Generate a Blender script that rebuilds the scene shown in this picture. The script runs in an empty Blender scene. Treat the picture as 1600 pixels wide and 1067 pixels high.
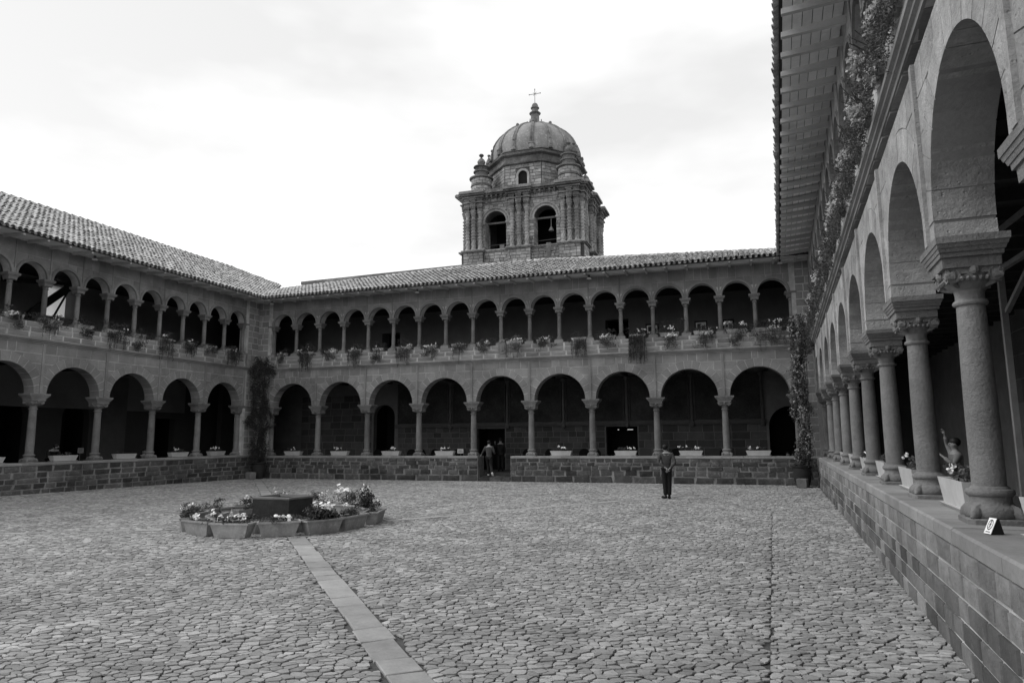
import bpy, bmesh, math, random
import numpy as np
from mathutils import Matrix, Vector
R = math.radians
random.seed(7)
rng = np.random.default_rng(11)
sc = bpy.context.scene
col = sc.collection

# ------------------------------------------------------------------ camera
F, PITCH, YAW, ROLL = 1067.17, 8.053, 20.705, -0.432
pi_, ya_, ro_ = R(PITCH), R(YAW), R(ROLL)
fwd = Vector((-math.sin(ya_) * math.cos(pi_), math.cos(ya_) * math.cos(pi_), math.sin(pi_)))
rgt = Vector((math.cos(ya_), math.sin(ya_), 0))
upv = rgt.cross(fwd)
r2 = rgt * math.cos(ro_) + upv * math.sin(ro_)
u2 = -rgt * math.sin(ro_) + upv * math.cos(ro_)
cd = bpy.data.cameras.new('camera')
cd.sensor_width = 36
cd.lens = 36 * F / 1600
cd.clip_start = 0.05
cd.clip_end = 2000
cam = bpy.data.objects.new('camera', cd)
col.objects.link(cam)
m = Matrix.Identity(4)
for i in range(3):
    m[i][0], m[i][1], m[i][2] = r2[i], u2[i], -fwd[i]
m[0][3], m[1][3], m[2][3] = 0, 0, 1.92
cam.matrix_world = m
sc.camera = cam

# ------------------------------------------------------------------ world, sun, exposure
SUN_EL, SUN_AZ = R(46), R(-112)       # azimuth of the sun: over the left wing, a little behind the camera
w = bpy.data.worlds.new('World')
sc.world = w
w.use_nodes = True
nt = w.node_tree
nt.nodes.clear()
N = nt.nodes.new
out = N('ShaderNodeOutputWorld'); bg = N('ShaderNodeBackground'); add = N('ShaderNodeAddShader'); bg2 = N('ShaderNodeBackground')
sky = N('ShaderNodeTexSky'); sky.sky_type = 'NISHITA'; sky.sun_disc = False
sky.sun_elevation = SUN_EL; sky.sun_rotation = SUN_AZ
bw = N('ShaderNodeRGBToBW')
nt.links.new(sky.outputs[0], bw.inputs[0]); nt.links.new(bw.outputs[0], bg.inputs[0]); bg.inputs[1].default_value = 0.06
tc = N('ShaderNodeTexCoord'); mp = N('ShaderNodeMapping'); mp.inputs['Scale'].default_value = (1, 1, 2.6)
no = N('ShaderNodeTexNoise'); no.inputs['Scale'].default_value = 1.9; no.inputs['Detail'].default_value = 5; no.inputs['Roughness'].default_value = 0.5
rp = N('ShaderNodeValToRGB')
rp.color_ramp.elements[0].position = 0.40; rp.color_ramp.elements[0].color = (0.74, 0.74, 0.74, 1)
rp.color_ramp.elements[1].position = 0.60; rp.color_ramp.elements[1].color = (1.0, 1.0, 1.0, 1)
nt.links.new(tc.outputs['Generated'], mp.inputs[0]); nt.links.new(mp.outputs[0], no.inputs[0])
nt.links.new(no.outputs[0], rp.inputs[0]); nt.links.new(rp.outputs[0], bg2.inputs[0]); bg2.inputs[1].default_value = 1.0
nt.links.new(bg.outputs[0], add.inputs[0]); nt.links.new(bg2.outputs[0], add.inputs[1]); nt.links.new(add.outputs[0], out.inputs[0])
sl = bpy.data.lights.new('sun', 'SUN'); sl.energy = 1.5; sl.angle = R(22); sl.color = (1, 1, 1)
so = bpy.data.objects.new('sun', sl); col.objects.link(so)
sd = Vector((math.cos(SUN_EL) * math.sin(SUN_AZ), math.cos(SUN_EL) * math.cos(SUN_AZ), math.sin(SUN_EL)))
so.rotation_euler = (-sd).to_track_quat('-Z', 'Y').to_euler()
sc.view_settings.view_transform = 'Standard'
sc.view_settings.look = 'None'
sc.view_settings.gamma = 1
sc.view_settings.exposure = 0.0
sc.view_settings.use_curve_mapping = False

# ------------------------------------------------------------------ materials
def mat(name, base, var=0.25, nscale=3.0, namt=0.25, bump=0.3, bscale=30.0, rough=0.85, spots=0.0, stain=0.0, spec=0.2, transl=0.0, bdist=0.01, pits=0.0):
    """Grey procedural material. Piece-to-piece tone comes from the object's random number plus the face attribute 'tone'."""
    M = bpy.data.materials.new(name)
    M.use_nodes = True
    t = M.node_tree; n = t.nodes; L = t.links.new
    b = n['Principled BSDF']
    b.inputs['Roughness'].default_value = rough
    b.inputs['Specular IOR Level'].default_value = spec
    def math_(op, a, c=None, v=None):
        k = n.new('ShaderNodeMath'); k.operation = op
        for i, q in enumerate((a, c, v)):
            if q is None: continue
            if isinstance(q, (int, float)): k.inputs[i].default_value = q
            else: L(q, k.inputs[i])
        return k.outputs[0]
    oi = n.new('ShaderNodeObjectInfo'); at = n.new('ShaderNodeAttribute'); at.attribute_name = 'tone'
    rnd = math_('FRACT', math_('ADD', oi.outputs['Random'], at.outputs['Fac']))
    geo = n.new('ShaderNodeNewGeometry')
    def noise(scale, detail=6, rough_=0.6):
        k = n.new('ShaderNodeTexNoise'); k.inputs['Scale'].default_value = scale; k.inputs['Detail'].default_value = detail; k.inputs['Roughness'].default_value = rough_
        L(geo.outputs['Position'], k.inputs[0]); return k.outputs[0]
    f = math_('MULTIPLY_ADD', math_('SUBTRACT', rnd, 0.5), 2 * var, 1.0)
    n1 = noise(nscale)
    f = math_('MULTIPLY', f, math_('MULTIPLY_ADD', math_('SUBTRACT', n1, 0.5), 4 * namt, 1.0))
    nf = noise(bscale * 0.7, 4, 0.7)
    f = math_('MULTIPLY', f, math_('MULTIPLY_ADD', math_('SUBTRACT', nf, 0.5), 2.2 * namt, 1.0))
    if stain:
        n2 = noise(0.55, 5, 0.65)
        s = math_('MULTIPLY', math_('SUBTRACT', n2, 0.5), 5.0)
        s = math_('MINIMUM', math_('MAXIMUM', math_('ADD', s, 0.3), 0.0), 1.0)
        f = math_('MULTIPLY', f, math_('SUBTRACT', 1.0, math_('MULTIPLY', s, stain)))
    if spots:
        n3 = noise(7.0, 8, 0.75)
        s = math_('MINIMUM', math_('MAXIMUM', math_('MULTIPLY', math_('SUBTRACT', n3, 0.56), 14.0), 0.0), 1.0)
        f = math_('MULTIPLY', f, math_('MULTIPLY_ADD', s, spots, 1.0))
    c = math_('MAXIMUM', math_('MULTIPLY', f, base), 0.004)
    cc = n.new('ShaderNodeCombineColor')
    for i in range(3): L(c, cc.inputs[i])
    L(cc.outputs[0], b.inputs['Base Color'])
    if bump:
        bp = n.new('ShaderNodeBump'); bp.inputs['Strength'].default_value = bump; bp.inputs['Distance'].default_value = bdist
        h = noise(bscale, 8, 0.65)
        if pits:
            vo = n.new('ShaderNodeTexVoronoi'); vo.inputs['Scale'].default_value = 14
            L(geo.outputs['Position'], vo.inputs['Vector'])
            pp = math_('MINIMUM', math_('MULTIPLY', vo.outputs['Distance'], 5.0), 1.0)
            h = math_('ADD', h, math_('MULTIPLY', pp, pits))
        L(h, bp.inputs['Height']); L(bp.outputs[0], b.inputs['Normal'])
    if transl:
        tr = n.new('ShaderNodeBsdfTranslucent'); L(cc.outputs[0], tr.inputs[0])
        mx = n.new('ShaderNodeMixShader'); mx.inputs[0].default_value = transl
        L(b.outputs[0], mx.inputs[1]); L(tr.outputs[0], mx.inputs[2]); L(mx.outputs[0], n['Material Output'].inputs[0])
    return M

M = dict(
    ashlar=mat('ashlar_stone', 0.28, 0.22, 2.2, 0.22, 0.5, 28, stain=0.30, spots=-0.12),
    arcade=mat('arcade_stone', 0.24, 0.16, 2.0, 0.20, 0.5, 30, stain=0.28, spots=0.15),
    arcade_light=mat('pale_arcade_stone', 0.36, 0.14, 2.6, 0.30, 1.0, 24, stain=0.28, spots=0.18, pits=0.6, bdist=.018),
    rubble=mat('rubble_wall_stone', 0.095, 0.5, 3.5, 0.34, 0.9, 22, stain=0.45, spots=0.6, bdist=0.02),
    rubble_light=mat('dressed_wall_stone', 0.23, 0.26, 3.0, 0.30, 1.0, 28, stain=0.30, spots=-0.2, bdist=0.015, pits=0.5),
    dressed_dark=mat('dark_dressed_stone', 0.125, 0.40, 2.5, 0.25, 0.8, 30, stain=0.35, spots=0.3, bdist=0.015, pits=0.5),
    coping=mat('coping_stone', 0.27, 0.15, 2.0, 0.18, 0.5, 26, stain=0.15, spots=-0.15),
    mortar=mat('lime_mortar', 0.50, 0.0, 4.0, 0.28, 0.4, 40, stain=0.35),
    mortar_dark=mat('old_mortar', 0.24, 0.0, 3.0, 0.45, 0.6, 40, stain=0.4),
    column=mat('column_stone', 0.20, 0.12, 3.0, 0.24, 1.0, 30, stain=0.25, spots=-0.15, bdist=0.015, pits=0.25),
    cobble=mat('cobble_stone', 0.33, 0.34, 1.2, 0.22, 1.0, 60, spots=0.15, bdist=0.008, stain=0.14),
    dirt=mat('packed_earth', 0.085, 0.0, 5.0, 0.35, 0.8, 60, bdist=0.02),
    slab=mat('path_slab', 0.32, 0.20, 3.0, 0.20, 0.7, 40, spots=-0.15, stain=0.15),
    tile=mat('clay_roof_tile', 0.46, 0.28, 6.0, 0.25, 0.5, 40, spots=-0.35, stain=0.15),
    deck=mat('roof_deck', 0.05, 0.0, 3.0, 0.2, 0.3, 20),
    board=mat('painted_board', 0.80, 0.12, 2.0, 0.12, 0.2, 30, stain=0.1),
    rafter=mat('painted_rafter', 0.46, 0.12, 2.0, 0.15, 0.2, 30),
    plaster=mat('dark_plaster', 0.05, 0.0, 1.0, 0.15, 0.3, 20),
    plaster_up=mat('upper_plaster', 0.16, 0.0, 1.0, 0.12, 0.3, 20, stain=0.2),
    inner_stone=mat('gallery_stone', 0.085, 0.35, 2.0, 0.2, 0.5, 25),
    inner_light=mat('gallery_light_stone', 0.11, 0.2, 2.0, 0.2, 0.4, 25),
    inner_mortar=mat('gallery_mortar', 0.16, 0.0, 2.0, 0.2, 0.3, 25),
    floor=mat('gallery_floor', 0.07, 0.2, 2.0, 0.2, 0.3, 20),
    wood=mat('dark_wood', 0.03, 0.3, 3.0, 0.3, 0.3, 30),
    wood_pale=mat('pale_timber', 0.16, 0.1, 3.0, 0.2, 0.3, 30),
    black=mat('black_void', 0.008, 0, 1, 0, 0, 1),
    tower=mat('tower_stone', 0.36, 0.30, 1.5, 0.28, 0.9, 9, stain=0.35, spots=-0.45, bdist=0.04),
    tower_joint=mat('tower_joint', 0.09, 0.0, 1.5, 0.3, 0.6, 9, bdist=0.03),
    tower_dark=mat('tower_lichen_stone', 0.23, 0.2, 1.6, 0.42, 1.0, 9, stain=0.45, spots=-0.5, bdist=0.05),
    dome=mat('dome_render', 0.27, 0.0, 1.3, 0.32, 0.8, 10, stain=0.3, spots=0.5, bdist=0.04),
    pot_white=mat('white_painted_trough', 0.48, 0.08, 3.0, 0.14, 0.2, 30, rough=0.6, stain=0.15),
    pot_clay=mat('terracotta', 0.30, 0.2, 4.0, 0.3, 0.4, 30, spots=0.3),
    soil=mat('soil', 0.03, 0, 4, 0.3, 0.5, 40),
    basin=mat('dark_basin_stone', 0.035, 0.05, 3.0, 0.35, 0.6, 25, spots=0.4),
    basin_rim=mat('basin_rim_stone', 0.15, 0.1, 3.0, 0.2, 0.5, 25),
    leaf=mat('leaf', 0.085, 0.5, 3.0, 0.2, 0, 1, rough=0.55, spec=0.35, transl=0.25),
    leaf_dark=mat('dark_leaf', 0.045, 0.5, 3.0, 0.2, 0, 1, rough=0.5, spec=0.4, transl=0.2),
    leaf_pale=mat('pale_leaf', 0.22, 0.45, 3.0, 0.2, 0, 1, rough=0.6, transl=0.3),
    stem=mat('woody_stem', 0.05, 0.2, 6, 0.3, 0.3, 40),
    flower=mat('white_petal', 0.90, 0.08, 5, 0.05, 0, 1, transl=0.1),
    flower_grey=mat('pink_petal_grey', 0.50, 0.35, 5, 0.1, 0, 1, transl=0.3),
    metal=mat('dark_metal', 0.05, 0.1, 5, 0.1, 0.1, 40, rough=0.45, spec=0.5),
    iron_pale=mat('weathered_iron', 0.22, 0.1, 5, 0.2, 0.2, 40),
    white=mat('white_enamel', 0.78, 0.0, 5, 0.03, 0, 1, rough=0.4),
    ink=mat('black_ink', 0.02, 0.0, 5, 0.03, 0, 1, rough=0.5),
    skin=mat('skin', 0.22, 0.0, 8, 0.1, 0, 1, rough=0.55),
    hair=mat('black_hair', 0.012, 0.0, 40, 0.3, 0.3, 90, rough=0.5),
    cloth_grey=mat('grey_cloth', 0.06, 0.0, 6, 0.2, 0.4, 14, bdist=0.03),
    cloth_dark=mat('dark_cloth', 0.014, 0.0, 6, 0.2, 0.4, 12, bdist=0.03),
    cloth_mid=mat('pale_cloth', 0.17, 0.0, 6, 0.2, 0.4, 14, bdist=0.03),
    cloth_white=mat('white_cloth', 0.62, 0.0, 6, 0.1, 0.3, 14, bdist=0.02),
    canvas=mat('old_painting', 0.04, 0.0, 0.9, 0.75, 0.2, 20, rough=0.7, spots=0.3),
    frame=mat('carved_frame', 0.06, 0.1, 4, 0.3, 0.4, 30),
    sheet=mat('translucent_sheet', 0.75, 0.05, 1, 0.1, 0, 1, rough=0.5, transl=0.8),
    grass=mat('outer_ground', 0.10, 0.0, 0.4, 0.3, 0.4, 5),
)
def lampmat(name, s):
    q = bpy.data.materials.new(name); q.use_nodes = True
    b = q.node_tree.nodes['Principled BSDF']
    b.inputs['Base Color'].default_value = (0.8, 0.8, 0.8, 1)
    b.inputs['Emission Color'].default_value = (1, 1, 1, 1); b.inputs['Emission Strength'].default_value = s
    return q
M['tube'] = lampmat('lit_tube', 1.0)

# ------------------------------------------------------------------ mesh helpers
class MB:
    def __init__(s): s.v = []; s.f = []; s.t = []; s.tone = 0.0
    def add(s, vs, fs, tone=None):
        o = len(s.v); s.v.extend(vs); s.f.extend([tuple(i + o for i in f) for f in fs])
        s.t.extend([s.tone if tone is None else tone] * len(fs))
    def box(s, x0, x1, y0, y1, z0, z1, tone=None):
        s.add([(x0, y0, z0), (x1, y0, z0), (x1, y1, z0), (x0, y1, z0), (x0, y0, z1), (x1, y0, z1), (x1, y1, z1), (x0, y1, z1)],
              [(0, 3, 2, 1), (4, 5, 6, 7), (0, 1, 5, 4), (1, 2, 6, 5), (2, 3, 7, 6), (3, 0, 4, 7)], tone)
    def bar(s, a, b, w, h, tone=None):
        a = Vector(a); b = Vector(b); d = (b - a).normalized()
        u = d.cross(Vector((0, 0, 1)))
        if u.length < 1e-4: u = Vector((1, 0, 0))
        u.normalize(); v = u.cross(d)
        P = []
        for c in (a, b):
            for i, j in ((-1, -1), (1, -1), (1, 1), (-1, 1)): P.append(tuple(c + u * i * w / 2 + v * j * h / 2))
        s.add(P, [(0, 1, 2, 3), (7, 6, 5, 4), (0, 4, 5, 1), (1, 5, 6, 2), (2, 6, 7, 3), (3, 7, 4, 0)], tone)
    def lathe(s, prof, n=16, cx=0, cy=0, cap=True, tone=None, squash=None):
        P = []
        for r, z in prof:
            for k in range(n):
                a = 2 * math.pi * k / n
                P.append((cx + r * math.cos(a), cy + r * math.sin(a) * (squash or 1), z))
        fs = []
        for i in range(len(prof) - 1):
            for k in range(n):
                k2 = (k + 1) % n
                fs.append((i * n + k, i * n + k2, (i + 1) * n + k2, (i + 1) * n + k))
        if cap:
            fs.append(tuple(range(n - 1, -1, -1))); fs.append(tuple((len(prof) - 1) * n + k for k in range(n)))
        s.add(P, fs, tone)
    def ball(s, c, r, n=8, m_=5, sc_=(1, 1, 1), tone=None):
        P = [(c[0], c[1], c[2] - r * sc_[2])]
        for i in range(1, m_):
            ph = math.pi * i / m_
            for k in range(n):
                a = 2 * math.pi * k / n
                P.append((c[0] + r * sc_[0] * math.sin(ph) * math.cos(a), c[1] + r * sc_[1] * math.sin(ph) * math.sin(a), c[2] - r * sc_[2] * math.cos(ph)))
        P.append((c[0], c[1], c[2] + r * sc_[2]))
        fs = [(0, 1 + (k + 1) % n, 1 + k) for k in range(n)]
        for i in range(m_ - 2):
            for k in range(n):
                a, b = 1 + i * n + k, 1 + i * n + (k + 1) % n
                fs.append((a, b, b + n, a + n))
        o = 1 + (m_ - 2) * n; top = len(P) - 1
        fs += [(o + k, o + (k + 1) % n, top) for k in range(n)]
        s.add(P, fs, tone)
    def prism(s, poly, y0, y1, tone=None, ch=0.0):
        """polygon in x,z (counter-clockwise seen from -y) pushed from y0 (front) to y1."""
        n = len(poly)
        if ch:
            cx = sum(p[0] for p in poly) / n; cz = sum(p[1] for p in poly) / n
            inn = []
            for x, z in poly:
                d = math.hypot(x - cx, z - cz) or 1
                inn.append((x - (x - cx) / d * ch, z - (z - cz) / d * ch))
            P = [(x, y0, z) for x, z in inn] + [(x, y0 + ch, z) for x, z in poly] + [(x, y1, z) for x, z in poly]
            fs = [tuple(range(n))]
            for r_ in range(2):
                for k in range(n):
                    k2 = (k + 1) % n
                    fs.append((r_ * n + k, r_ * n + n + k, r_ * n + n + k2, r_ * n + k2))
        else:
            P = [(x, y0, z) for x, z in poly] + [(x, y1, z) for x, z in poly]
            fs = [tuple(range(n))] + [(k, n + k, n + (k + 1) % n, (k + 1) % n) for k in range(n)]
        fs.append(tuple(range(len(P) - 1, len(P) - n - 1, -1)))
        s.add(P, fs, tone)
    def tube(s, pts, rad, n=6, tone=None):
        pts = [Vector(p) for p in pts]
        P = []
        for i, p in enumerate(pts):
            d = (pts[min(i + 1, len(pts) - 1)] - pts[max(i - 1, 0)]).normalized()
            u = d.cross(Vector((0.3, 0.1, 1)));
            if u.length < 1e-3: u = Vector((1, 0, 0))
            u.normalize(); v = d.cross(u)
            r = rad[i] if isinstance(rad, (list, tuple)) else rad
            for k in range(n):
                a = 2 * math.pi * k / n
                P.append(tuple(p + u * r * math.cos(a) + v * r * math.sin(a)))
        fs = [(i * n + k, i * n + (k + 1) % n, (i + 1) * n + (k + 1) % n, (i + 1) * n + k) for i in range(len(pts) - 1) for k in range(n)]
        fs.append(tuple(range(n - 1, -1, -1))); fs.append(tuple((len(pts) - 1) * n + k for k in range(n)))
        s.add(P, fs, tone)
    def mesh(s, name, smooth=False, angle=None):
        me = bpy.data.meshes.new(name)
        me.from_pydata(s.v, [], s.f)
        if any(s.t):
            a = me.attributes.new('tone', 'FLOAT', 'FACE'); a.data.foreach_set('value', s.t)
        if smooth:
            me.polygons.foreach_set('use_smooth', [True] * len(me.polygons))
            if angle: 
                bm = bmesh.new(); bm.from_mesh(me)
                for e in bm.edges:
                    if len(e.link_faces) == 2 and e.calc_face_angle(0) > angle: e.smooth = False
                bm.to_mesh(me); bm.free()
        me.update()
        return me
    def build(s, name, m_, parent=None, smooth=False, angle=None, kind=None):
        return link(name, s.mesh(name, smooth, angle), m_, parent, kind=kind)

def link(name, me, m_=None, parent=None, loc=None, scale=None, rotz=None, kind=None):
    if m_ is not None and len(me.materials) == 0: me.materials.append(M[m_] if isinstance(m_, str) else m_)
    o = bpy.data.objects.new(name, me); col.objects.link(o)
    if parent: o.parent = parent
    if loc is not None: o.location = loc
    if scale is not None: o.scale = scale
    if rotz is not None: o.rotation_euler = (0, 0, rotz)
    if kind: o['kind'] = kind
    return o
def tag(o, label, cat, group=None):
    o['label'] = label; o['category'] = cat
    if group: o['group'] = group
    return o
def thing(name, label, cat, loc=(0, 0, 0), rotz=0, group=None):
    o = bpy.data.objects.new(name, None); col.objects.link(o); o.location = loc; o.rotation_euler = (0, 0, rotz)
    o.empty_display_size = 0.2
    return tag(o, label, cat, group)
def copy_tree(o, loc=None, rotz=None, label=None, parent=None):
    c = o.copy(); col.objects.link(c); c.parent = parent
    if loc is not None: c.location = loc
    if rotz is not None: c.rotation_euler = (0, 0, rotz)
    if label: c['label'] = label
    for ch in list(o.children): copy_tree(ch, parent=c)
    return c
ORD = ['first', 'second', 'third', 'fourth', 'fifth', 'sixth', 'seventh', 'eighth', 'ninth', 'tenth', 'eleventh', 'twelfth', 'thirteenth', 'fourteenth', 'fifteenth', 'sixteenth', 'seventeenth', 'eighteenth', 'nineteenth', 'twentieth']
U = random.uniform

# unit blocks (front face at y=0 looking to -y, 1 x 1 x 1), shared by every dressed stone
def unit_block(seed, c=0.05, j=0.03):
    q = random.Random(seed); b = MB()
    f = [(c, c), (1 - c, c), (1 - c, 1 - c), (c, 1 - c)]
    f = [(x + q.uniform(-j, j) * .5, z + q.uniform(-j, j)) for x, z in f]
    e = [(q.uniform(0, j) * .6, q.uniform(0, j)), (1 - q.uniform(0, j) * .6, q.uniform(0, j)), (1 - q.uniform(0, j) * .6, 1 - q.uniform(0, j)), (q.uniform(0, j) * .6, 1 - q.uniform(0, j))]
    P = [(x, 0, z) for x, z in f] + [(x, 0.22, z) for x, z in e] + [(x, 1, z) for x, z in e]
    P.append((.5 + q.uniform(-.2, .2), -0.06, .5 + q.uniform(-.2, .2)))
    fs = [(0, 1, 12), (1, 2, 12), (2, 3, 12), (3, 0, 12)]
    for r_ in (0, 4):
        for k in range(4): fs.append((r_ + k, r_ + 4 + k, r_ + 4 + (k + 1) % 4, r_ + (k + 1) % 4))
    b.add(P, fs); return b.mesh('block')
BLK = [unit_block(i, 0.045, 0.03) for i in range(8)]
BLKR = [unit_block(50 + i, 0.07, 0.11) for i in range(10)]
_bm = {}
def block(name, parent, m_, x0, x1, z0, z1, yf, depth, rough=False, gap=0.010):
    """one dressed stone as an object of its own, sharing a unit mesh."""
    k = (random.randrange(8 if not rough else 10), m_, rough)
    if k not in _bm:
        me = (BLKR if rough else BLK)[k[0]].copy(); me.materials.append(M[m_]); _bm[k] = me
    return link(name, _bm[k], None, parent, (x0 + gap, yf, z0 + gap), (x1 - x0 - 2 * gap, depth, z1 - z0 - 2 * gap))

def courses(x0, x1, zs, lmin, lmax):
    for i in range(len(zs) - 1):
        x = x0; first = True
        while x < x1 - 0.02:
            l = U(lmin, lmax) * (U(.5, 1) if first else 1); first = False
            e = x + l
            if x1 - e < lmin * .6: e = x1
            e = min(e, x1)
            yield x, e, zs[i], zs[i + 1]
            x = e

def cell_minus_disc(x0, x1, z0, z1, cx, cz, rr, steps=10):
    """rectangle minus a disc, as one polygon (or None)."""
    B = []
    cs = [(x0, z0), (x1, z0), (x1, z1), (x0, z1)]
    for k in range(4):
        a, b = cs[k], cs[(k + 1) % 4]
        for i in range(steps): B.append((a[0] + (b[0] - a[0]) * i / steps, a[1] + (b[1] - a[1]) * i / steps, i == 0))
    ins = [math.hypot(p[0] - cx, p[1] - cz) < rr for p in B]
    if not any(ins): return cs
    if all(ins): return None
    n = len(B)
    st = next(i for i in range(n) if not ins[i] and ins[i - 1])
    seq = [(st + i) % n for i in range(n)]
    keep = []
    for i in seq:
        if ins[i]: break
        keep.append(i)
    if sum(1 for i in seq if not ins[i]) != len(keep): pass
    def cross(i, j):     # boundary crossing between inside i and outside j
        a, b = B[i], B[j]; lo, hi = 0.0, 1.0
        for _ in range(18):
            t = (lo + hi) / 2; p = (a[0] + (b[0] - a[0]) * t, a[1] + (b[1] - a[1]) * t)
            if math.hypot(p[0] - cx, p[1] - cz) < rr: lo = t
            else: hi = t
        return (a[0] + (b[0] - a[0]) * hi, a[1] + (b[1] - a[1]) * hi)
    p0 = cross((keep[0] - 1) % n, keep[0]); p1 = cross((keep[-1] + 1) % n, keep[-1])
    poly = [p0] + [B[i][:2] for k, i in enumerate(keep) if B[i][2]] + [p1]
    a0 = math.atan2(p1[1] - cz, p1[0] - cx); a1 = math.atan2(p0[1] - cz, p0[0] - cx)
    d = a1 - a0
    while d > math.pi: d -= 2 * math.pi
    while d < -math.pi: d += 2 * math.pi
    m_ = max(2, int(abs(d) / 0.13))
    for i in range(1, m_): poly.append((cx + rr * math.cos(a0 + d * i / m_), cz + rr * math.sin(a0 + d * i / m_)))
    ar = 0
    for i in range(len(poly)):
        a, b = poly[i], poly[(i + 1) % len(poly)]; ar += a[0] * b[1] - b[0] * a[1]
    if abs(ar) / 2 < 0.006: return None
    return poly if ar > 0 else poly[::-1]

def arch_wall(mb, x0, x1, z0, z1, cx, rr, yf, yb, n=20, back=True, stilt=0.0):
    """wall panel with a half-round opening of radius rr springing at z0."""
    if stilt:
        for a, c in ((x0, cx - rr), (cx + rr, x1)): mb.box(a, c, yf, yb, z0, z0 + stilt)
        z0 = z0 + stilt
    xs = [cx - rr * math.cos(math.pi * i / n) for i in range(n + 1)]
    zz = [z0 + rr * math.sin(math.pi * i / n) for i in range(n + 1)]
    for y, s in ((yf, 1),) + (((yb, -1),) if back else ()):
        P = []; fs = []
        for i in range(n + 1): P += [(xs[i], y, zz[i]), (xs[i], y, z1)]
        for i in range(n): fs.append((2 * i, 2 * i + 2, 2 * i + 3, 2 * i + 1)[::s])
        o = len(P); P += [(x0, y, z0), (x0, y, z1), (x1, y, z0), (x1, y, z1)]
        if cx - rr > x0 + 1e-5: fs.append((o, 0, 1, o + 1)[::s])
        if x1 > cx + rr + 1e-5: fs.append((2 * n, o + 2, o + 3, 2 * n + 1)[::s])
        mb.add(P, fs)
    P = []; fs = []
    for i in range(n + 1): P += [(xs[i], yf, zz[i]), (xs[i], yb, zz[i])]
    for i in range(n): fs.append((2 * i, 2 * i + 1, 2 * i + 3, 2 * i + 2))
    mb.add(P, fs)

def wall_open(mb, x0, x1, z0, z1, y0, y1, ops):
    """straight wall with door/window openings ops=[(a,b,zb,zt,arched)] , non overlapping in x."""
    x = x0
    for a, b, zb, zt, ar in sorted(ops):
        if a > x: mb.box(x, a, y0, y1, z0, z1)
        if zb > z0: mb.box(a, b, y0, y1, z0, zb)
        if ar:
            rr = (b - a) / 2; arch_wall(mb, a, b, zt - rr, z1, (a + b) / 2, rr, y0, y1, 14)
        else:
            mb.box(a, b, y0, y1, zt, z1)
        x = b
    if x < x1: mb.box(x, x1, y0, y1, z0, z1)

def merge_mod(): pass

# ------------------------------------------------------------------ shared column meshes
def spiral(mb, c, ax, r, th):
    """scroll of an ionic capital: a short drum with a raised ring."""
    ax = Vector(ax).normalized(); u = ax.cross(Vector((0, 0, 1))).normalized(); v = Vector((0, 0, 1))
    prof = [(r, -th), (r, th), (r * .8, th * 1.02), (r * .72, th * .8), (r * .5, th * .8), (r * .42, th * 1.1), (.001, th * 1.15)]
    n = 14; P = []; fs = []
    for rr_, t in [(.001, -th)] + prof:
        for k in range(n):
            a = 2 * math.pi * k / n
            P.append(tuple(Vector(c) + ax * t + u * rr_ * math.cos(a) + v * rr_ * math.sin(a)))
    for i in range(len(prof)):
        for k in range(n): fs.append((i * n + k, i * n + (k + 1) % n, (i + 1) * n + (k + 1) % n, (i + 1) * n + k))
    mb.add(P, fs)

def steps_block(mb, levels):
    for h, z0, h2, z1 in levels:   # half width bottom, z, half width top, z
        P = [(-h, -h, z0), (h, -h, z0), (h, h, z0), (-h, h, z0), (-h2, -h2, z1), (h2, -h2, z1), (h2, h2, z1), (-h2, h2, z1)]
        mb.add(P, [(0, 3, 2, 1), (4, 5, 6, 7), (0, 1, 5, 4), (1, 2, 6, 5), (2, 3, 7, 6), (3, 0, 4, 7)])

b = MB()
b.lathe([(.176, .30), (.177, .6), (.176, .9), (.170, 1.3), (.160, 1.65), (.153, 1.90), (.155, 1.91)], 28)
b.v = [(x * .78, y * .78, z) for x, y, z in b.v]
SHAFT = b.mesh('shaft', True, R(50))
b = MB()
hw = .285; c_ = .06
sq = [(-hw + c_, -hw), (hw - c_, -hw), (hw, -hw + c_), (hw, hw - c_), (hw - c_, hw), (-hw + c_, hw), (-hw, hw - c_), (-hw, -hw + c_)]
b.add([(x, y, 0) for x, y in sq] + [(x, y, .038) for x, y in sq] + [(x * .95, y * .95, .048) for x, y in sq],
      [tuple(range(8))[::-1]] + [(k, (k + 1) % 8, 8 + (k + 1) % 8, 8 + k) for k in range(8)] + [(8 + k, 8 + (k + 1) % 8, 16 + (k + 1) % 8, 16 + k) for k in range(8)] + [tuple(range(16, 24))])
b.lathe([(.24, .04), (.268, .06), (.276, .09), (.270, .125), (.255, .145), (.225, .155), (.208, .175), (.203, .205), (.207, .225), (.225, .235), (.238, .252), (.238, .27), (.226, .287), (.196, .293), (.192, .303), (.176, .315)], 28)
for sx in (-1, 1):
    for sy in (-1, 1):      # leaf spurs at the plinth corners
        b.tube([(sx * .15, sy * .15, .11), (sx * .195, sy * .195, .095), (sx * .225, sy * .225, .075), (sx * .25, sy * .25, .05)], [.06, .058, .045, .015], 8)
b.v = [(x * .82, y * .82, z) for x, y, z in b.v]
BASE = b.mesh('base', True, R(40))
b = MB()
b.lathe([(.155, 1.835), (.178, 1.84), (.190, 1.857), (.190, 1.872), (.176, 1.888), (.157, 1.893), (.153, 1.94), (.156, 1.972), (.176, 1.985), (.182, 1.998), (.200, 2.01), (.225, 2.055), (.236, 2.10), (.225, 2.16)], 28)
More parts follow.
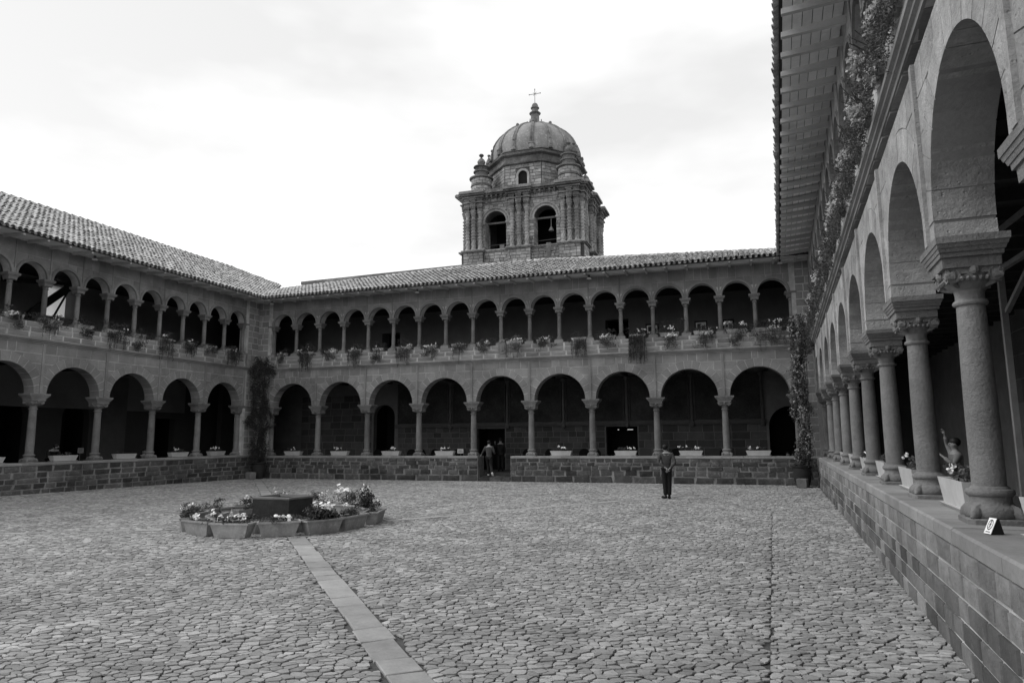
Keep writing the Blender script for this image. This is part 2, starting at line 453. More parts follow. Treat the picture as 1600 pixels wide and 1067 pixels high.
for sx in (-1, 1):
    for sy in (-1, 1):
        spiral(b, (sx * .185, sy * .205, 2.085), (0, sy, 0), .068, .035); spiral(b, (sx * .205, sy * .185, 2.085), (sx, 0, 0), .068, .035)
        b.tube([(sx * .13, sy * .13, 2.0), (sx * .19, sy * .19, 2.03), (sx * .225, sy * .225, 2.10), (sx * .22, sy * .22, 2.15)], [.02, .03, .035, .02], 6)
    for k in (-2, -1, 0, 1, 2):
        b.ball((sx * .232, k * .055, 2.055), .024, 6, 4); b.ball((k * .055, sx * .232, 2.055), .024, 6, 4)
    b.ball((sx * .245, 0, 2.125), .045, 8, 5); b.ball((0, sx * .245, 2.125), .045, 8, 5)
    b.box(sx * .205 - .03, sx * .205 + .03, -.16, .16, 2.098, 2.158); b.box(-.16, .16, sx * .205 - .03, sx * .205 + .03, 2.0985, 2.1585)
for v_ in (b.v,):
    for i_, (x_, y_, z_) in enumerate(v_):
        z_ = float(np.interp(z_, (1.835, 1.893, 1.985, 2.16), (1.905, 1.955, 2.055, 2.225))); f_ = float(np.interp(z_, (1.99, 2.06, 2.12), (.78, .86, 1.0))); v_[i_] = (x_ * (1.02 if f_ > .95 else 1) * f_, y_ * (.93 if f_ > .95 else 1) * f_, z_)
for (hx, hy, z0_, hx2, hy2, z1_) in ((.265, .235, 2.218, .27, .238, 2.31), (.30, .255, 2.31, .305, .258, 2.35), (.325, .266, 2.35, .345, .275, 2.385), (.355, .28, 2.385, .375, .288, 2.42), (.388, .295, 2.42, .39, .297, 2.48)):
    P_ = [(-hx, -hy, z0_), (hx, -hy, z0_), (hx, hy, z0_), (-hx, hy, z0_), (-hx2, -hy2, z1_), (hx2, -hy2, z1_), (hx2, hy2, z1_), (-hx2, hy2, z1_)]
    b.add([(p_[0], p_[1] - .02, p_[2]) for p_ in P_], [(0, 3, 2, 1), (4, 5, 6, 7), (0, 1, 5, 4), (1, 2, 6, 5), (2, 3, 7, 6), (3, 0, 4, 7)])
CAPITAL = b.mesh('capital', True, R(32))
b = MB()
b.lathe([(.090, .12), (.092, .5), (.088, .9), (.080, 1.13), (.082, 1.14)], 16); USHAFT = b.mesh('upper_shaft', True, R(50))
b = MB()
b.lathe([(.15, 0), (.155, .02), (.155, .035), (.125, .05), (.115, .07), (.13, .085), (.13, .10), (.11, .115), (.10, .125)], 16)
b.box(-.165, .165, -.165, .165, -.03, .012); UBASE = b.mesh('upper_base', True, R(40))
b = MB()
b.lathe([(.09, 1.13), (.108, 1.14), (.11, 1.155), (.092, 1.17), (.092, 1.21), (.105, 1.225), (.13, 1.26)], 16)
steps_block(b, [(.15, 1.255, .165, 1.36), (.185, 1.36, .195, 1.40), (.22, 1.40, .23, 1.48)])
for sx in (-1, 1):
    for sy in (-1, 1): b.ball((sx * .125, sy * .125, 1.25), .035, 6, 4)
UCAP = b.mesh('upper_capital', True, R(32))
for me_ in (SHAFT, BASE, CAPITAL, USHAFT, UBASE, UCAP): me_.materials.append(M['column'])

ZT, ZAB, ZC0, ZC1, ZP, ZPB, ZU, ZE = 1.12, 3.60, 5.40, 5.60, 6.19, 6.33, 7.81, 9.10
T = 0.28
TB = 0.22            # front and back faces of the arcade walls, measured from the column centres

def scroll_tile(mb, o, ux, uy, un, L, r0, r1, n=6, tone=None, lift=0.0):
    """half-round clay tile: o lower end centre, ux across, uy up-slope, un normal."""
    P = []
    for (t, r, h) in ((0, r0, lift), (L, r1, -0.012)):
        for k in range(n + 1):
            a = math.pi * k / n
            p = o + uy * t + ux * (r * math.cos(a)) + un * (r * math.sin(a) * 0.95 + h)
            P.append(tuple(p))
    fs = [(k, k + 1, n + 2 + k, n + 1 + k) for k in range(n)]
    # thickness seen at the lower end
    q = len(P)
    for k in range(n + 1):
        a = math.pi * k / n
        P.append(tuple(o + ux * ((r0 - .016) * math.cos(a)) + un * ((r0 - .016) * math.sin(a) * 0.95 + lift)))
    fs += [(k + 1, k, q + k, q + k + 1) for k in range(n)]
    mb.add(P, fs, tone)

def build_wing(W, nb, bay, cfg):
    """one cloister wing; local x along the facade, y into the building, z up."""
    T2 = .21
    stl = cfg.get('stilt', 0.0)
    ZS_ = ZAB + stl
    am = 'arcade_light' if cfg['kind'] == 'right' else 'arcade'
    jg = .006 if cfg['kind'] == 'right' else .012
    rr = bay / 2 - .235
    s_lo, s_hi = cfg['pier']             # extra wall beyond first/last column
    S0, S1 = -s_lo, nb * bay + s_hi
    vis = cfg['vis']                      # range of s with single stones
    df = -cfg['low']                      # face of the low wall
    zg = cfg.get('zg', 0)
    cp = .14 if cfg['kind'] == 'right' else .088
    # ---- low wall
    b = MB()
    gaps = cfg.get('gaps', [])
    segs = []; x = cfg['low_x'][0]
    for a, c in gaps: segs.append((x, a)); x = c
    segs.append((x, cfg['low_x'][1]))
    for a, c in segs: b.box(a, c, df + .02, .46, -.3, ZT - cp - .002)
    lw = b.build('low_wall', 'mortar_dark' if cfg['kind'] != 'right' else 'mortar', W)
    for a, c in segs:
        zs = cfg['courses'][:-1] + [ZT - cp - .002]
        for p in (list(courses(max(a, vis[0]), min(c, vis[1]), zs[:2], *(.55, 1.15) if cfg['kind'] == 'back' else cfg['len'])) + list(courses(max(a, vis[0]), min(c, vis[1]), zs[1:], *cfg['len']))):
            pr_ = U(-.008, .014) if cfg['kind'] != 'right' else U(-.004, .006)
            x0, x1, z0, z1 = p
            if cfg['kind'] == 'back' and z0 > .3:
                jz = U(-.03, .03); z0 += jz if z0 > .35 else 0
            lm = 'rubble' if cfg['kind'] != 'right' else ('rubble_light' if z0 > .5 or U(0, 1) < .3 else 'dressed_dark')
            if cfg['kind'] == 'back' and z1 < ZT - .12 and U(0, 1) < .3: z1 += U(.03, .07)
            block('wall_stone', lw, lm, x0, x1, z0, z1, df - pr_, .12, rough=cfg['kind'] != 'right', gap=U(.010, .019) if cfg['kind'] != 'right' else .010)
        x = a
        while x < c - .05:
            l = min(U(.7, 1.5), c - x); l = c - x if c - x - l < .4 else l
            if x + l > vis[0] and x < vis[1]: 
                bb = MB(); e = .012
                y0, y1, z0, z1 = df - (.012 if cp < .1 else .004), .47, ZT - cp, ZT + U(-.004, .0)
                bb.add([(x + .004, y0, z0), (x + l - .004, y0, z0), (x + l - .004, y1, z0), (x + .004, y1, z0), (x + .004, y0, z1 - .02), (x + l - .004, y0, z1 - .02), (x + l - .004, y0 + .02, z1), (x + l - .004, y1, z1), (x + .004, y1, z1), (x + .004, y0 + .02, z1)],
                       [(0, 3, 2, 1), (0, 1, 5, 4), (4, 5, 6, 9), (9, 6, 7, 8), (1, 2, 7, 6, 5), (3, 0, 4, 9, 8), (2, 3, 8, 7)])
                bb.build('coping_stone', 'coping', lw)
            x += l
    # ---- lower columns
    for k in range(0, nb + 1):
        c = link('column', SHAFT, None, W, (k * bay, 0, ZT), rotz=0)
        link('base', BASE, None, c); link('capital', CAPITAL, None, c)
    # ---- lower arcade wall
    b = MB()
    for k in range(nb):
        arch_wall(b, k * bay, (k + 1) * bay, ZAB, ZC0, (k + .5) * bay, rr + .012, -T, TB, 22, stilt=stl)
    if s_lo > .02:
        b.box(S0, 0, -T, TB, ZAB, ZC0); b.box(S0, -.03, -T, TB, ZT, ZAB)
    if s_hi > .02:
        b.box(nb * bay, S1, -T, TB, ZAB, ZC0); b.box(nb * bay + .03, S1, -T, TB, ZT, ZAB)
    aw = b.build('arcade_wall', 'mortar' if cfg['kind'] != 'right' else 'ashlar', W)
    nv = 13
    RV = rr + .34
    vb = []
    for v in range(nv):       # voussoir meshes shared by all arches of the wing
        a0, a1 = math.pi * v / nv, math.pi * (v + 1) / nv
        g = .012 if cfg['kind'] != 'right' else .006; m_ = 3; jit = U(-.03, .03)
        poly = [((rr) * math.cos(a0 + g / rr + (a1 - a0 - 2 * g / rr) * i / m_), rr * math.sin(a0 + g / rr + (a1 - a0 - 2 * g / rr) * i / m_)) for i in range(m_ + 1)]
        Ro = min(RV, 9) + jit * .0
        oo = [(Ro * math.cos(a0 + g / Ro + (a1 - a0 - 2 * g / Ro) * i / m_), Ro * math.sin(a0 + g / Ro + (a1 - a0 - 2 * g / Ro) * i / m_)) for i in range(m_ + 1)]
        oo = [(max(-bay / 2 + .004, min(bay / 2 - .004, x)), z) for x, z in oo]
        mm = MB(); mm.prism(poly[::-1] + oo, -T - .008, TB + .006)
        # orientation fix is left to the renderer: closed solids
        me = mm.mesh('voussoir'); me.materials.append(M[am]); vb.append(me)
    for k in range(nb):
        if not (vis[0] - 1 < (k + .5) * bay < vis[1] + 1): continue
        for v in range(nv):
            link('voussoir', vb[v], None, aw, ((k + .5) * bay, U(-.002, .002), ZS_))
        if stl:
            for x0, x1 in ((k * bay, (k + .5) * bay - rr), ((k + .5) * bay + rr, (k + 1) * bay)):
                mm = MB(); mm.box(x0 + .002, x1 + (.0 if x0 > k * bay + .1 else -.0), -T - .008, TB + .006, ZAB + .002, ZS_ - .003); mm.build('springer_stone', am, aw)
        # spandrel ashlar
        zs = [ZAB + .0, ZAB + .36, ZAB + .72, ZAB + 1.08, ZAB + 1.44, ZC0]
        mid = (k + .5) * bay
        for side in (0, 1):
            a, c = (k * bay, mid) if side == 0 else (mid, (k + 1) * bay)
            a += .055 if side == 0 else 0; c -= .055 if side == 1 else 0
            for x0, x1, z0, z1 in courses(a, c, zs, .4, .8):
                p = cell_minus_disc(x0 + jg, x1 - jg, z0 + jg, z1 - jg, mid, ZS_, RV + jg)
                if p is None: continue
                mm = MB(); mm.prism(p, -T - .006 - U(0, .003), -T + .05)
                mm.build('spandrel_stone', am, aw)
    for k in range(nb + 1):
        b = MB(); b.box(k * bay - .05, k * bay + .05, -T - .045, -T + .02, ZAB + .0, ZC0)
        b.build('pilaster_strip', am, aw)
    # pier stones at the corners
    zs = [ZT] + [ZT + .31 * i for i in range(1, 14)] + [ZC0]
    for a, c in ((S0, -.17), (nb * bay + .17, S1)):
        if c - a < .15: continue
        for x0, x1, z0, z1 in courses(a, c, zs, .32, .7):
            block('pier_stone', aw, 'ashlar', x0, x1, z0, z1, -T - .008, .08)
        zz = ZC1 + .0
        for x0, x1, z0, z1 in courses(a, c, [ZC1 + .31 * i for i in range(0, 11)] + [ZE], .32, .7):
            block('pier_stone', aw, 'ashlar', x0, x1, z0, z1, -T - .008, .08)
    # ---- string course
    b = MB()
    prof = [(-T, ZC0 - .002), (-T - .03, ZC0), (-T - .035, ZC0 + .05), (-T - .075, ZC0 + .065), (-T - .08, ZC0 + .10), (-T - .12, ZC0 + .12), (-T - .125, ZC0 + .165), (-T - .10, ZC1 - .01), (-T + .05, ZC1)]
    P = []; n_ = len(prof)
    for s in (S0, S1): P += [(s, y, z) for y, z in prof]
    b.add(P, [(i, n_ + i, n_ + i + 1, i + 1) for i in range(n_ - 1)] + [tuple(range(n_)), tuple(range(2 * n_ - 1, n_ - 1, -1))])
    b.build('string_course', 'arcade' if cfg['kind'] != 'right' else 'ashlar', W)
    # ---- parapet
    b = MB(); b.box(S0, S1, -T, .05, ZC0 + .002, ZP - .006)
    pw = b.build('parapet', 'mortar', W)
    for x0, x1, z0, z1 in courses(max(0, vis[0]), min(nb * bay, vis[1]), [ZC1, ZC1 + .2, ZC1 + .395, ZP], .45, .95):
        block('parapet_stone', pw, 'ashlar', x0, x1, z0, z1, -T - .008, .35, gap=.0075)
    nu = nb * 2
    bu = bay / 2
    for k in range(nu + 1):
        b = MB(); w_ = .2
        b.box(k * bu - w_, k * bu + w_, -T - .004, .04, ZP - .01, ZPB - .03); b.build('pedestal_block', 'ashlar', pw)
        c = link('upper_column', USHAFT, None, W, (k * bu, -.08, ZPB))
        link('base', UBASE, None, c); link('capital', UCAP, None, c)
    # ---- upper arcade wall
    r3 = bu / 2 - .11
    b = MB()
    for k in range(nu): arch_wall(b, k * bu, (k + 1) * bu, ZU, ZE + .26, (k + .5) * bu, r3, -T + .01, .14, 16)
    if s_lo > .02: b.box(S0, 0, -T, .14, ZU, ZE + .26); b.box(S0, -.03, -T, .14, ZC1, ZU)
    if s_hi > .02: b.box(nb * bay, S1, -T, .14, ZU, ZE + .26); b.box(nb * bay + .03, S1, -T, .14, ZC1, ZU)
    uw = b.build('upper_arcade_wall', 'mortar' if cfg['kind'] != 'right' else am, W)
    b = MB()
    n_ = 16
    for (ra, rb, y) in ((r3 - .006, r3 + .075, -T - .035), (r3 + .075, r3 + .10, -T - .018)):
        P = []; fs = []
        for i in range(n_ + 1):
            a = math.pi * i / n_; cs, sn = math.cos(a), math.sin(a)
            P += [(ra * cs, -T + .06, ra * sn), (ra * cs, y, ra * sn), (rb * cs, y, rb * sn), (rb * cs, -T + .06, rb * sn)]
        for i in range(n_):
            o = 4 * i
            for j in range(3): fs.append((o + j, o + j + 1, o + 5 + j, o + 4 + j))
        fs += [(0, 3, 2, 1), (4 * n_, 4 * n_ + 1, 4 * n_ + 2, 4 * n_ + 3)]
        b.add(P, fs)
    arv = b.mesh('archivolt'); arv.materials.append(M['arcade'])
    for k in range(nu):
        link('archivolt', arv, None, uw, ((k + .5) * bu, 0, ZU))
        if not (vis[0] - 1 < (k + .5) * bu < vis[1] + 1): continue
        mid = (k + .5) * bu
        for side in (0, 1):
            a, c = (k * bu + .03, mid) if side == 0 else (mid, (k + 1) * bu - .03)
            for x0, x1, z0, z1 in courses(a, c, [ZU, ZU + .38, ZU + .76, ZE + .02], .38, .8):
                p = cell_minus_disc(x0 + jg * .6, x1 - jg * .6, z0 + jg * .6, z1 - jg * .6, mid, ZU, r3 + .104)
                if p is None: continue
                mm = MB(); mm.prism(p, -T - .002 - U(0, .003), -T + .04); mm.build('upper_spandrel_stone', am, uw)
    for k in range(1, nu):
        b = MB(); b.box(k * bu - .028, k * bu + .028, -T - .02, -T + .03, ZU, ZE); b.build('pilaster_strip', 'arcade', uw)
    # ---- galleries behind
    zz = cfg['dz']
    X0, X1 = cfg['gal']
    D = 4.0
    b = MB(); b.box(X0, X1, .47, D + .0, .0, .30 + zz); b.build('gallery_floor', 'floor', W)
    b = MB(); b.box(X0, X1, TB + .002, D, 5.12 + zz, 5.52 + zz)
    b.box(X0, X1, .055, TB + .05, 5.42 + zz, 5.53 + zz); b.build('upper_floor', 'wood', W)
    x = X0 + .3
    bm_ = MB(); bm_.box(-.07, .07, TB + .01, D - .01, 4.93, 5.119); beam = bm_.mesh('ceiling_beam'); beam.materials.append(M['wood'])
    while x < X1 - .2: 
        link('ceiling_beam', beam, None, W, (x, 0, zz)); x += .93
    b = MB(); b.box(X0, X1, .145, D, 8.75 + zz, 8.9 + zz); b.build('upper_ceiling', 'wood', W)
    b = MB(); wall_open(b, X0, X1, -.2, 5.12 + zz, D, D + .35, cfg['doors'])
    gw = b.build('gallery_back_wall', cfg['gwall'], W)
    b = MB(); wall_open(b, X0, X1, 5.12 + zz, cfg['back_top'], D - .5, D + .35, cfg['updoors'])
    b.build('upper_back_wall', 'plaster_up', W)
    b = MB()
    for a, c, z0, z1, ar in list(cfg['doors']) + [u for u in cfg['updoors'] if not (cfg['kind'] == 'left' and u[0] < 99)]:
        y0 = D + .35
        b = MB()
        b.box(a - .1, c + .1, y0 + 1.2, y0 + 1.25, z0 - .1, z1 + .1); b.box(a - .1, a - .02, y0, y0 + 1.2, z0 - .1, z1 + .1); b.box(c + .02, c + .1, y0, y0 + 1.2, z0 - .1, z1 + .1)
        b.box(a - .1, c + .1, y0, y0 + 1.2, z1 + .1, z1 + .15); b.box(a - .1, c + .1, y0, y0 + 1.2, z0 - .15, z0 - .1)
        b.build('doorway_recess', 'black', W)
    b = MB()
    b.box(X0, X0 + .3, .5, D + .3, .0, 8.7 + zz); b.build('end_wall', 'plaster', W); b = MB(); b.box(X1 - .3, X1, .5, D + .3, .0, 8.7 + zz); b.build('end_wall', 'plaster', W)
    return lw, aw, pw, uw, gw

def roof(W, poly_fn, s_range, ze_off, slope, d_ridge, ridge_dz, clip, nrows, bigger, cfg):
    pass

# wings as things -------------------------------------------------------------------------
aB, aL, aR = 2.583, -1.034, -.372
back_o = (-24.26, 29.426 + math.tan(R(aB)) * (-12.26))
left_o = (-24.997, 9.322)
right_o = (1.983, 29.634)
WB = thing('cloister_wing', 'far two-storey arcaded stone wing with nine wide arches below the domed tower', 'building', (back_o[0], back_o[1], 0), R(aB), 'arcaded wings round the courtyard')
WL = thing('cloister_wing', 'arcaded stone wing on the left under the broad bright tiled roof', 'building', (left_o[0], left_o[1], .055), R(90 + 1.034), 'arcaded wings round the courtyard')
WR = thing('cloister_wing', 'near arcaded stone wing on the right with wooden soffit and flowering balcony', 'building', (right_o[0], right_o[1], 0), R(-90.372), 'arcaded wings round the courtyard')
BB, BL, BR = 2.807, 2.613, 2.756
rub = [0, .30, .56, .73, .88, ZT - .09]
cfgB = dict(kind='back', pier=(.88, .78), vis=(-1.2, 26.2), low=.37, low_x=(-1.0, 26.0), courses=[-.02, .27, .52, .70, .86, ZT - .09], len=(.26, .66), gaps=[(11.56, 13.14)], dz=0.0,
            gal=(-3.9, 27.4), doors=[(3.7, 5.0, .3, 3.8, True), (9.85, 11.4, .3, 2.42, False), (16.7, 18.25, .3, 2.45, False), (24.3, 26.2, .3, 3.3, True)],
            updoors=[(4.4, 5.5, 5.6, 7.72, False), (16.9, 18.05, 5.6, 7.72, False)], gwall='inner_mortar', back_top=9.6)
cfgL = dict(kind='left', pier=(1.0, 1.15), vis=(5.2, 19.4), low=.37, low_x=(-2, 19.3), courses=[-.06, .20, .40, .58, .80, ZT - .09], len=(.3, .85), dz=.006,
            gal=(-1.5, 21.9), doors=[(9.2, 10.5, .3, 3.6, True), (12.0, 13.3, .3, 3.6, True), (17.0, 18.2, .3, 3.0, False)],
            updoors=[(10.3, 11.85, 7.2, 8.7, False)], gwall='plaster', back_top=11.4)
cfgR = dict(kind='right', stilt=.16, pier=(.12, .3), vis=(-.5, 26.5), low=.43, low_x=(-.6, 33.5), courses=[-.03, .17, .36, .55, .76, ZT - .09], len=(.28, .62), dz=.012,
            gal=(-3.4, 33.5), doors=[(14.2, 15.6, .3, 2.7, False)], updoors=[], gwall='inner_mortar', back_top=9.6)
lwB, awB, pwB, uwB, gwB = build_wing(WB, 9, BB, cfgB)
lwL, awL, pwL, uwL, gwL = build_wing(WL, 7, BL, cfgL)
lwR, awR, pwR, uwR, gwR = build_wing(WR, 12, BR, cfgR)

# gallery back wall stones
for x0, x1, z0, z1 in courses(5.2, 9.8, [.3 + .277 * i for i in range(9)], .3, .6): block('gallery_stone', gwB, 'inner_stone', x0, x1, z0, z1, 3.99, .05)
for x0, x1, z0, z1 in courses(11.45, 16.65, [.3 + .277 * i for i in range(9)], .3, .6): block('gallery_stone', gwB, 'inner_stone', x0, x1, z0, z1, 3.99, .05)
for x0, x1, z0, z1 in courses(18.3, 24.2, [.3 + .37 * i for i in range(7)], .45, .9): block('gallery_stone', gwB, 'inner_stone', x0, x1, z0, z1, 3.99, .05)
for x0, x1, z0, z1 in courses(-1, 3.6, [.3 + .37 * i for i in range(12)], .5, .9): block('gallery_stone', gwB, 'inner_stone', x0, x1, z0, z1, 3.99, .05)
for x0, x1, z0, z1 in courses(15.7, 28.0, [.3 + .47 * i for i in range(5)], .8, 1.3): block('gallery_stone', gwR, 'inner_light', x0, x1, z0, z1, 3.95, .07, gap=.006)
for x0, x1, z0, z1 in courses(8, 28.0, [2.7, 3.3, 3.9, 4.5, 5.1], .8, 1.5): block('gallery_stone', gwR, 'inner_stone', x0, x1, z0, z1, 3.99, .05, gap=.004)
b = MB(); b.box(5.1, 24.2, 3.80, 3.995, 2.56, 2.62); b.box(5.1, 24.2, 3.86, 3.994, 2.50, 2.56); b.box(5.1, 24.2, 3.82, 3.996, 2.62, 2.70); b.build('ledge', 'inner_light', gwB)
b = MB(); b.box(X0 := -3.4, 21.0, 3.985, 3.999, 3.32, 5.1) if False else b.box(4.0, 18.8, 3.97, 3.999, 3.32, 5.12); b.build('upper_plaster_band', 'plaster_up', gwL)
b = MB(); b.box(13.9, 15.2, 3.93, 3.97, .5, 4.9); b.build('pale_panel', 'inner_light', gwL)
# steps in the gap of the far wall
for i, (y0, z1) in enumerate(((-.37, .17), (-.05, .235))):
    x = 11.56
    while x < 13.13:
        l = min(U(.45, .7), 13.14 - x)
        b = MB(); b.box(x + .004, x + l - .004, y0 + .003 * i, .47, -.2 + .001 * i, z1 - .003 * i); b.build('step_stone', 'rubble', WB); x += l
# coat of arms on the far parapet
b = MB()
b.box(-.20, .20, -.09, .0, -.74, -.62); b.box(-.18, .18, -.06, .0, -.62, -.56)
b.prism([(-.2, -.5), (0, -.56), (.2, -.5), (.2, -.1), (.12, -.02), (.14, .08), (0, .13), (-.14, .08), (-.12, -.02), (-.2, -.1)], -.07, 0)
b.prism([(-.11, -.36), (0, -.46), (.11, -.36), (.12, -.14), (-.12, -.14)], -.10, -.06)
b.box(-.02, .02, -.115, -.1, -.42, -.16); b.box(-.10, .10, -.113, -.1, -.30, -.26)
for sx in (-1, 1):
    for z in (-.42, -.32, -.2, -.08): b.ball((sx * .155, -.07, z), .03, 6, 4)
    b.ball((sx * .07, -.08, .0), .045, 6, 4)
b.ball((0, -.08, .05), .04, 6, 4); b.tube([(0, -.05, -.74), (0, -.08, -.8)], [.03, .015], 6)
cr = b.build('carved_shield', 'ashlar', pwB); cr.location = (12.77, -T - .01, 6.33)

# ------------------------------------------------------------------ paintings, doors and fittings inside the galleries
for i, (a, c) in enumerate(((5.3, 8.2), (8.55, 11.4), (11.75, 14.4), (14.75, 17.6), (17.95, 20.7), (21.05, 24.0))):
    t = thing('painting', '%s large dark framed painting from the left above the gallery ledge of the far wing' % ORD[i], 'painting', (0, 0, 0), 0, 'paintings in the far gallery')
    t.parent = None; t.matrix_world = Matrix.Translation((back_o[0], back_o[1], 0)) @ Matrix.Rotation(R(aB), 4, 'Z') @ Matrix.Translation(((a + c) / 2, 3.9, 2.72))
    w_ = (c - a) / 2
    b = MB(); b.box(-w_, w_, .02, .06, 0.02, 2.1)
    for k in range(7):
        pass
    b.build('canvas', 'canvas', t)
    b = MB(); b.box(-w_ - .07, -w_, -.03, .09, 0, 2.18); b.box(w_, w_ + .07, -.03, .09, 0, 2.18); b.box(-w_, w_, -.03, .09, 2.1, 2.18); b.build('frame', 'frame', t)
for i, s in enumerate((8.38, 11.58, 14.58, 17.78, 20.88, 24.05)):
    b = MB(); b.lathe([(.07, 2.42), (.12, 2.5), (.13, 2.66), (.08, 2.72), (.075, 3.3), (.09, 3.4), (.07, 3.5), (.06, 4.7), (.12, 4.78), (.13, 4.9)], 10)
    o = b.build('half_column', 'inner_light', gwB, smooth=True, angle=R(40)); o.location = (s, 3.86, 0)
def rise(s_, z_): return z_ + (.06 * (max(0.0, s_) / 22) ** 2.5 * (z_ - ZT) if z_ > ZT else 0)
def at(W, x, y, z): return W.matrix_world @ Vector((x, y, rise(x, z) if W is WR else z))
bpy.context.view_layer.update()
for i, (px, w_, z) in enumerate(((21.45, .5, 6.9), (23.7, .62, 6.95), (25.0, .45, 6.95))):
    pass
for i, (s, w_) in enumerate(((19.2, .62), (21.5, .58), (22.75, .5))):
    t = thing('framed_print', '%s small framed print from the left on the upper gallery wall' % ORD[i], 'picture', at(WB, s, 3.45, 7.12), R(aB), 'prints on the upper gallery wall')
    b = MB(); b.box(-w_ / 2, w_ / 2, 0, .04, -.28, .28); b.build('frame', 'wood', t)
    b = MB(); b.box(-w_ / 2 + .06, w_ / 2 - .06, -.008, 0.001, -.20, .2)
    b.build('sheet', 'white', t)
    b = MB(); b.box(-w_ / 2 + .12, -.02, -.012, -.007, -.1, .14); b.box(.03, w_ / 2 - .1, -.012, -.007, -.14, .05); b.build('picture', 'frame', t)
# ceiling tubes in the room behind the second doorway
for i, s in enumerate((17.15, 17.75)):
    b = MB(); b.box(-.03 if i == 0 else -.14, .03 if i == 0 else .14, 0, .05, 0, .02)
    o = b.build('ceiling_light', 'tube'); o.matrix_world = WB.matrix_world @ Matrix.Translation((s, 5.0, 2.30))
    tag(o, ['small round lit lamp inside the dark doorway right of the far wall centre', 'lit tube lamp inside the dark doorway right of the far wall centre'][i], 'lamp')
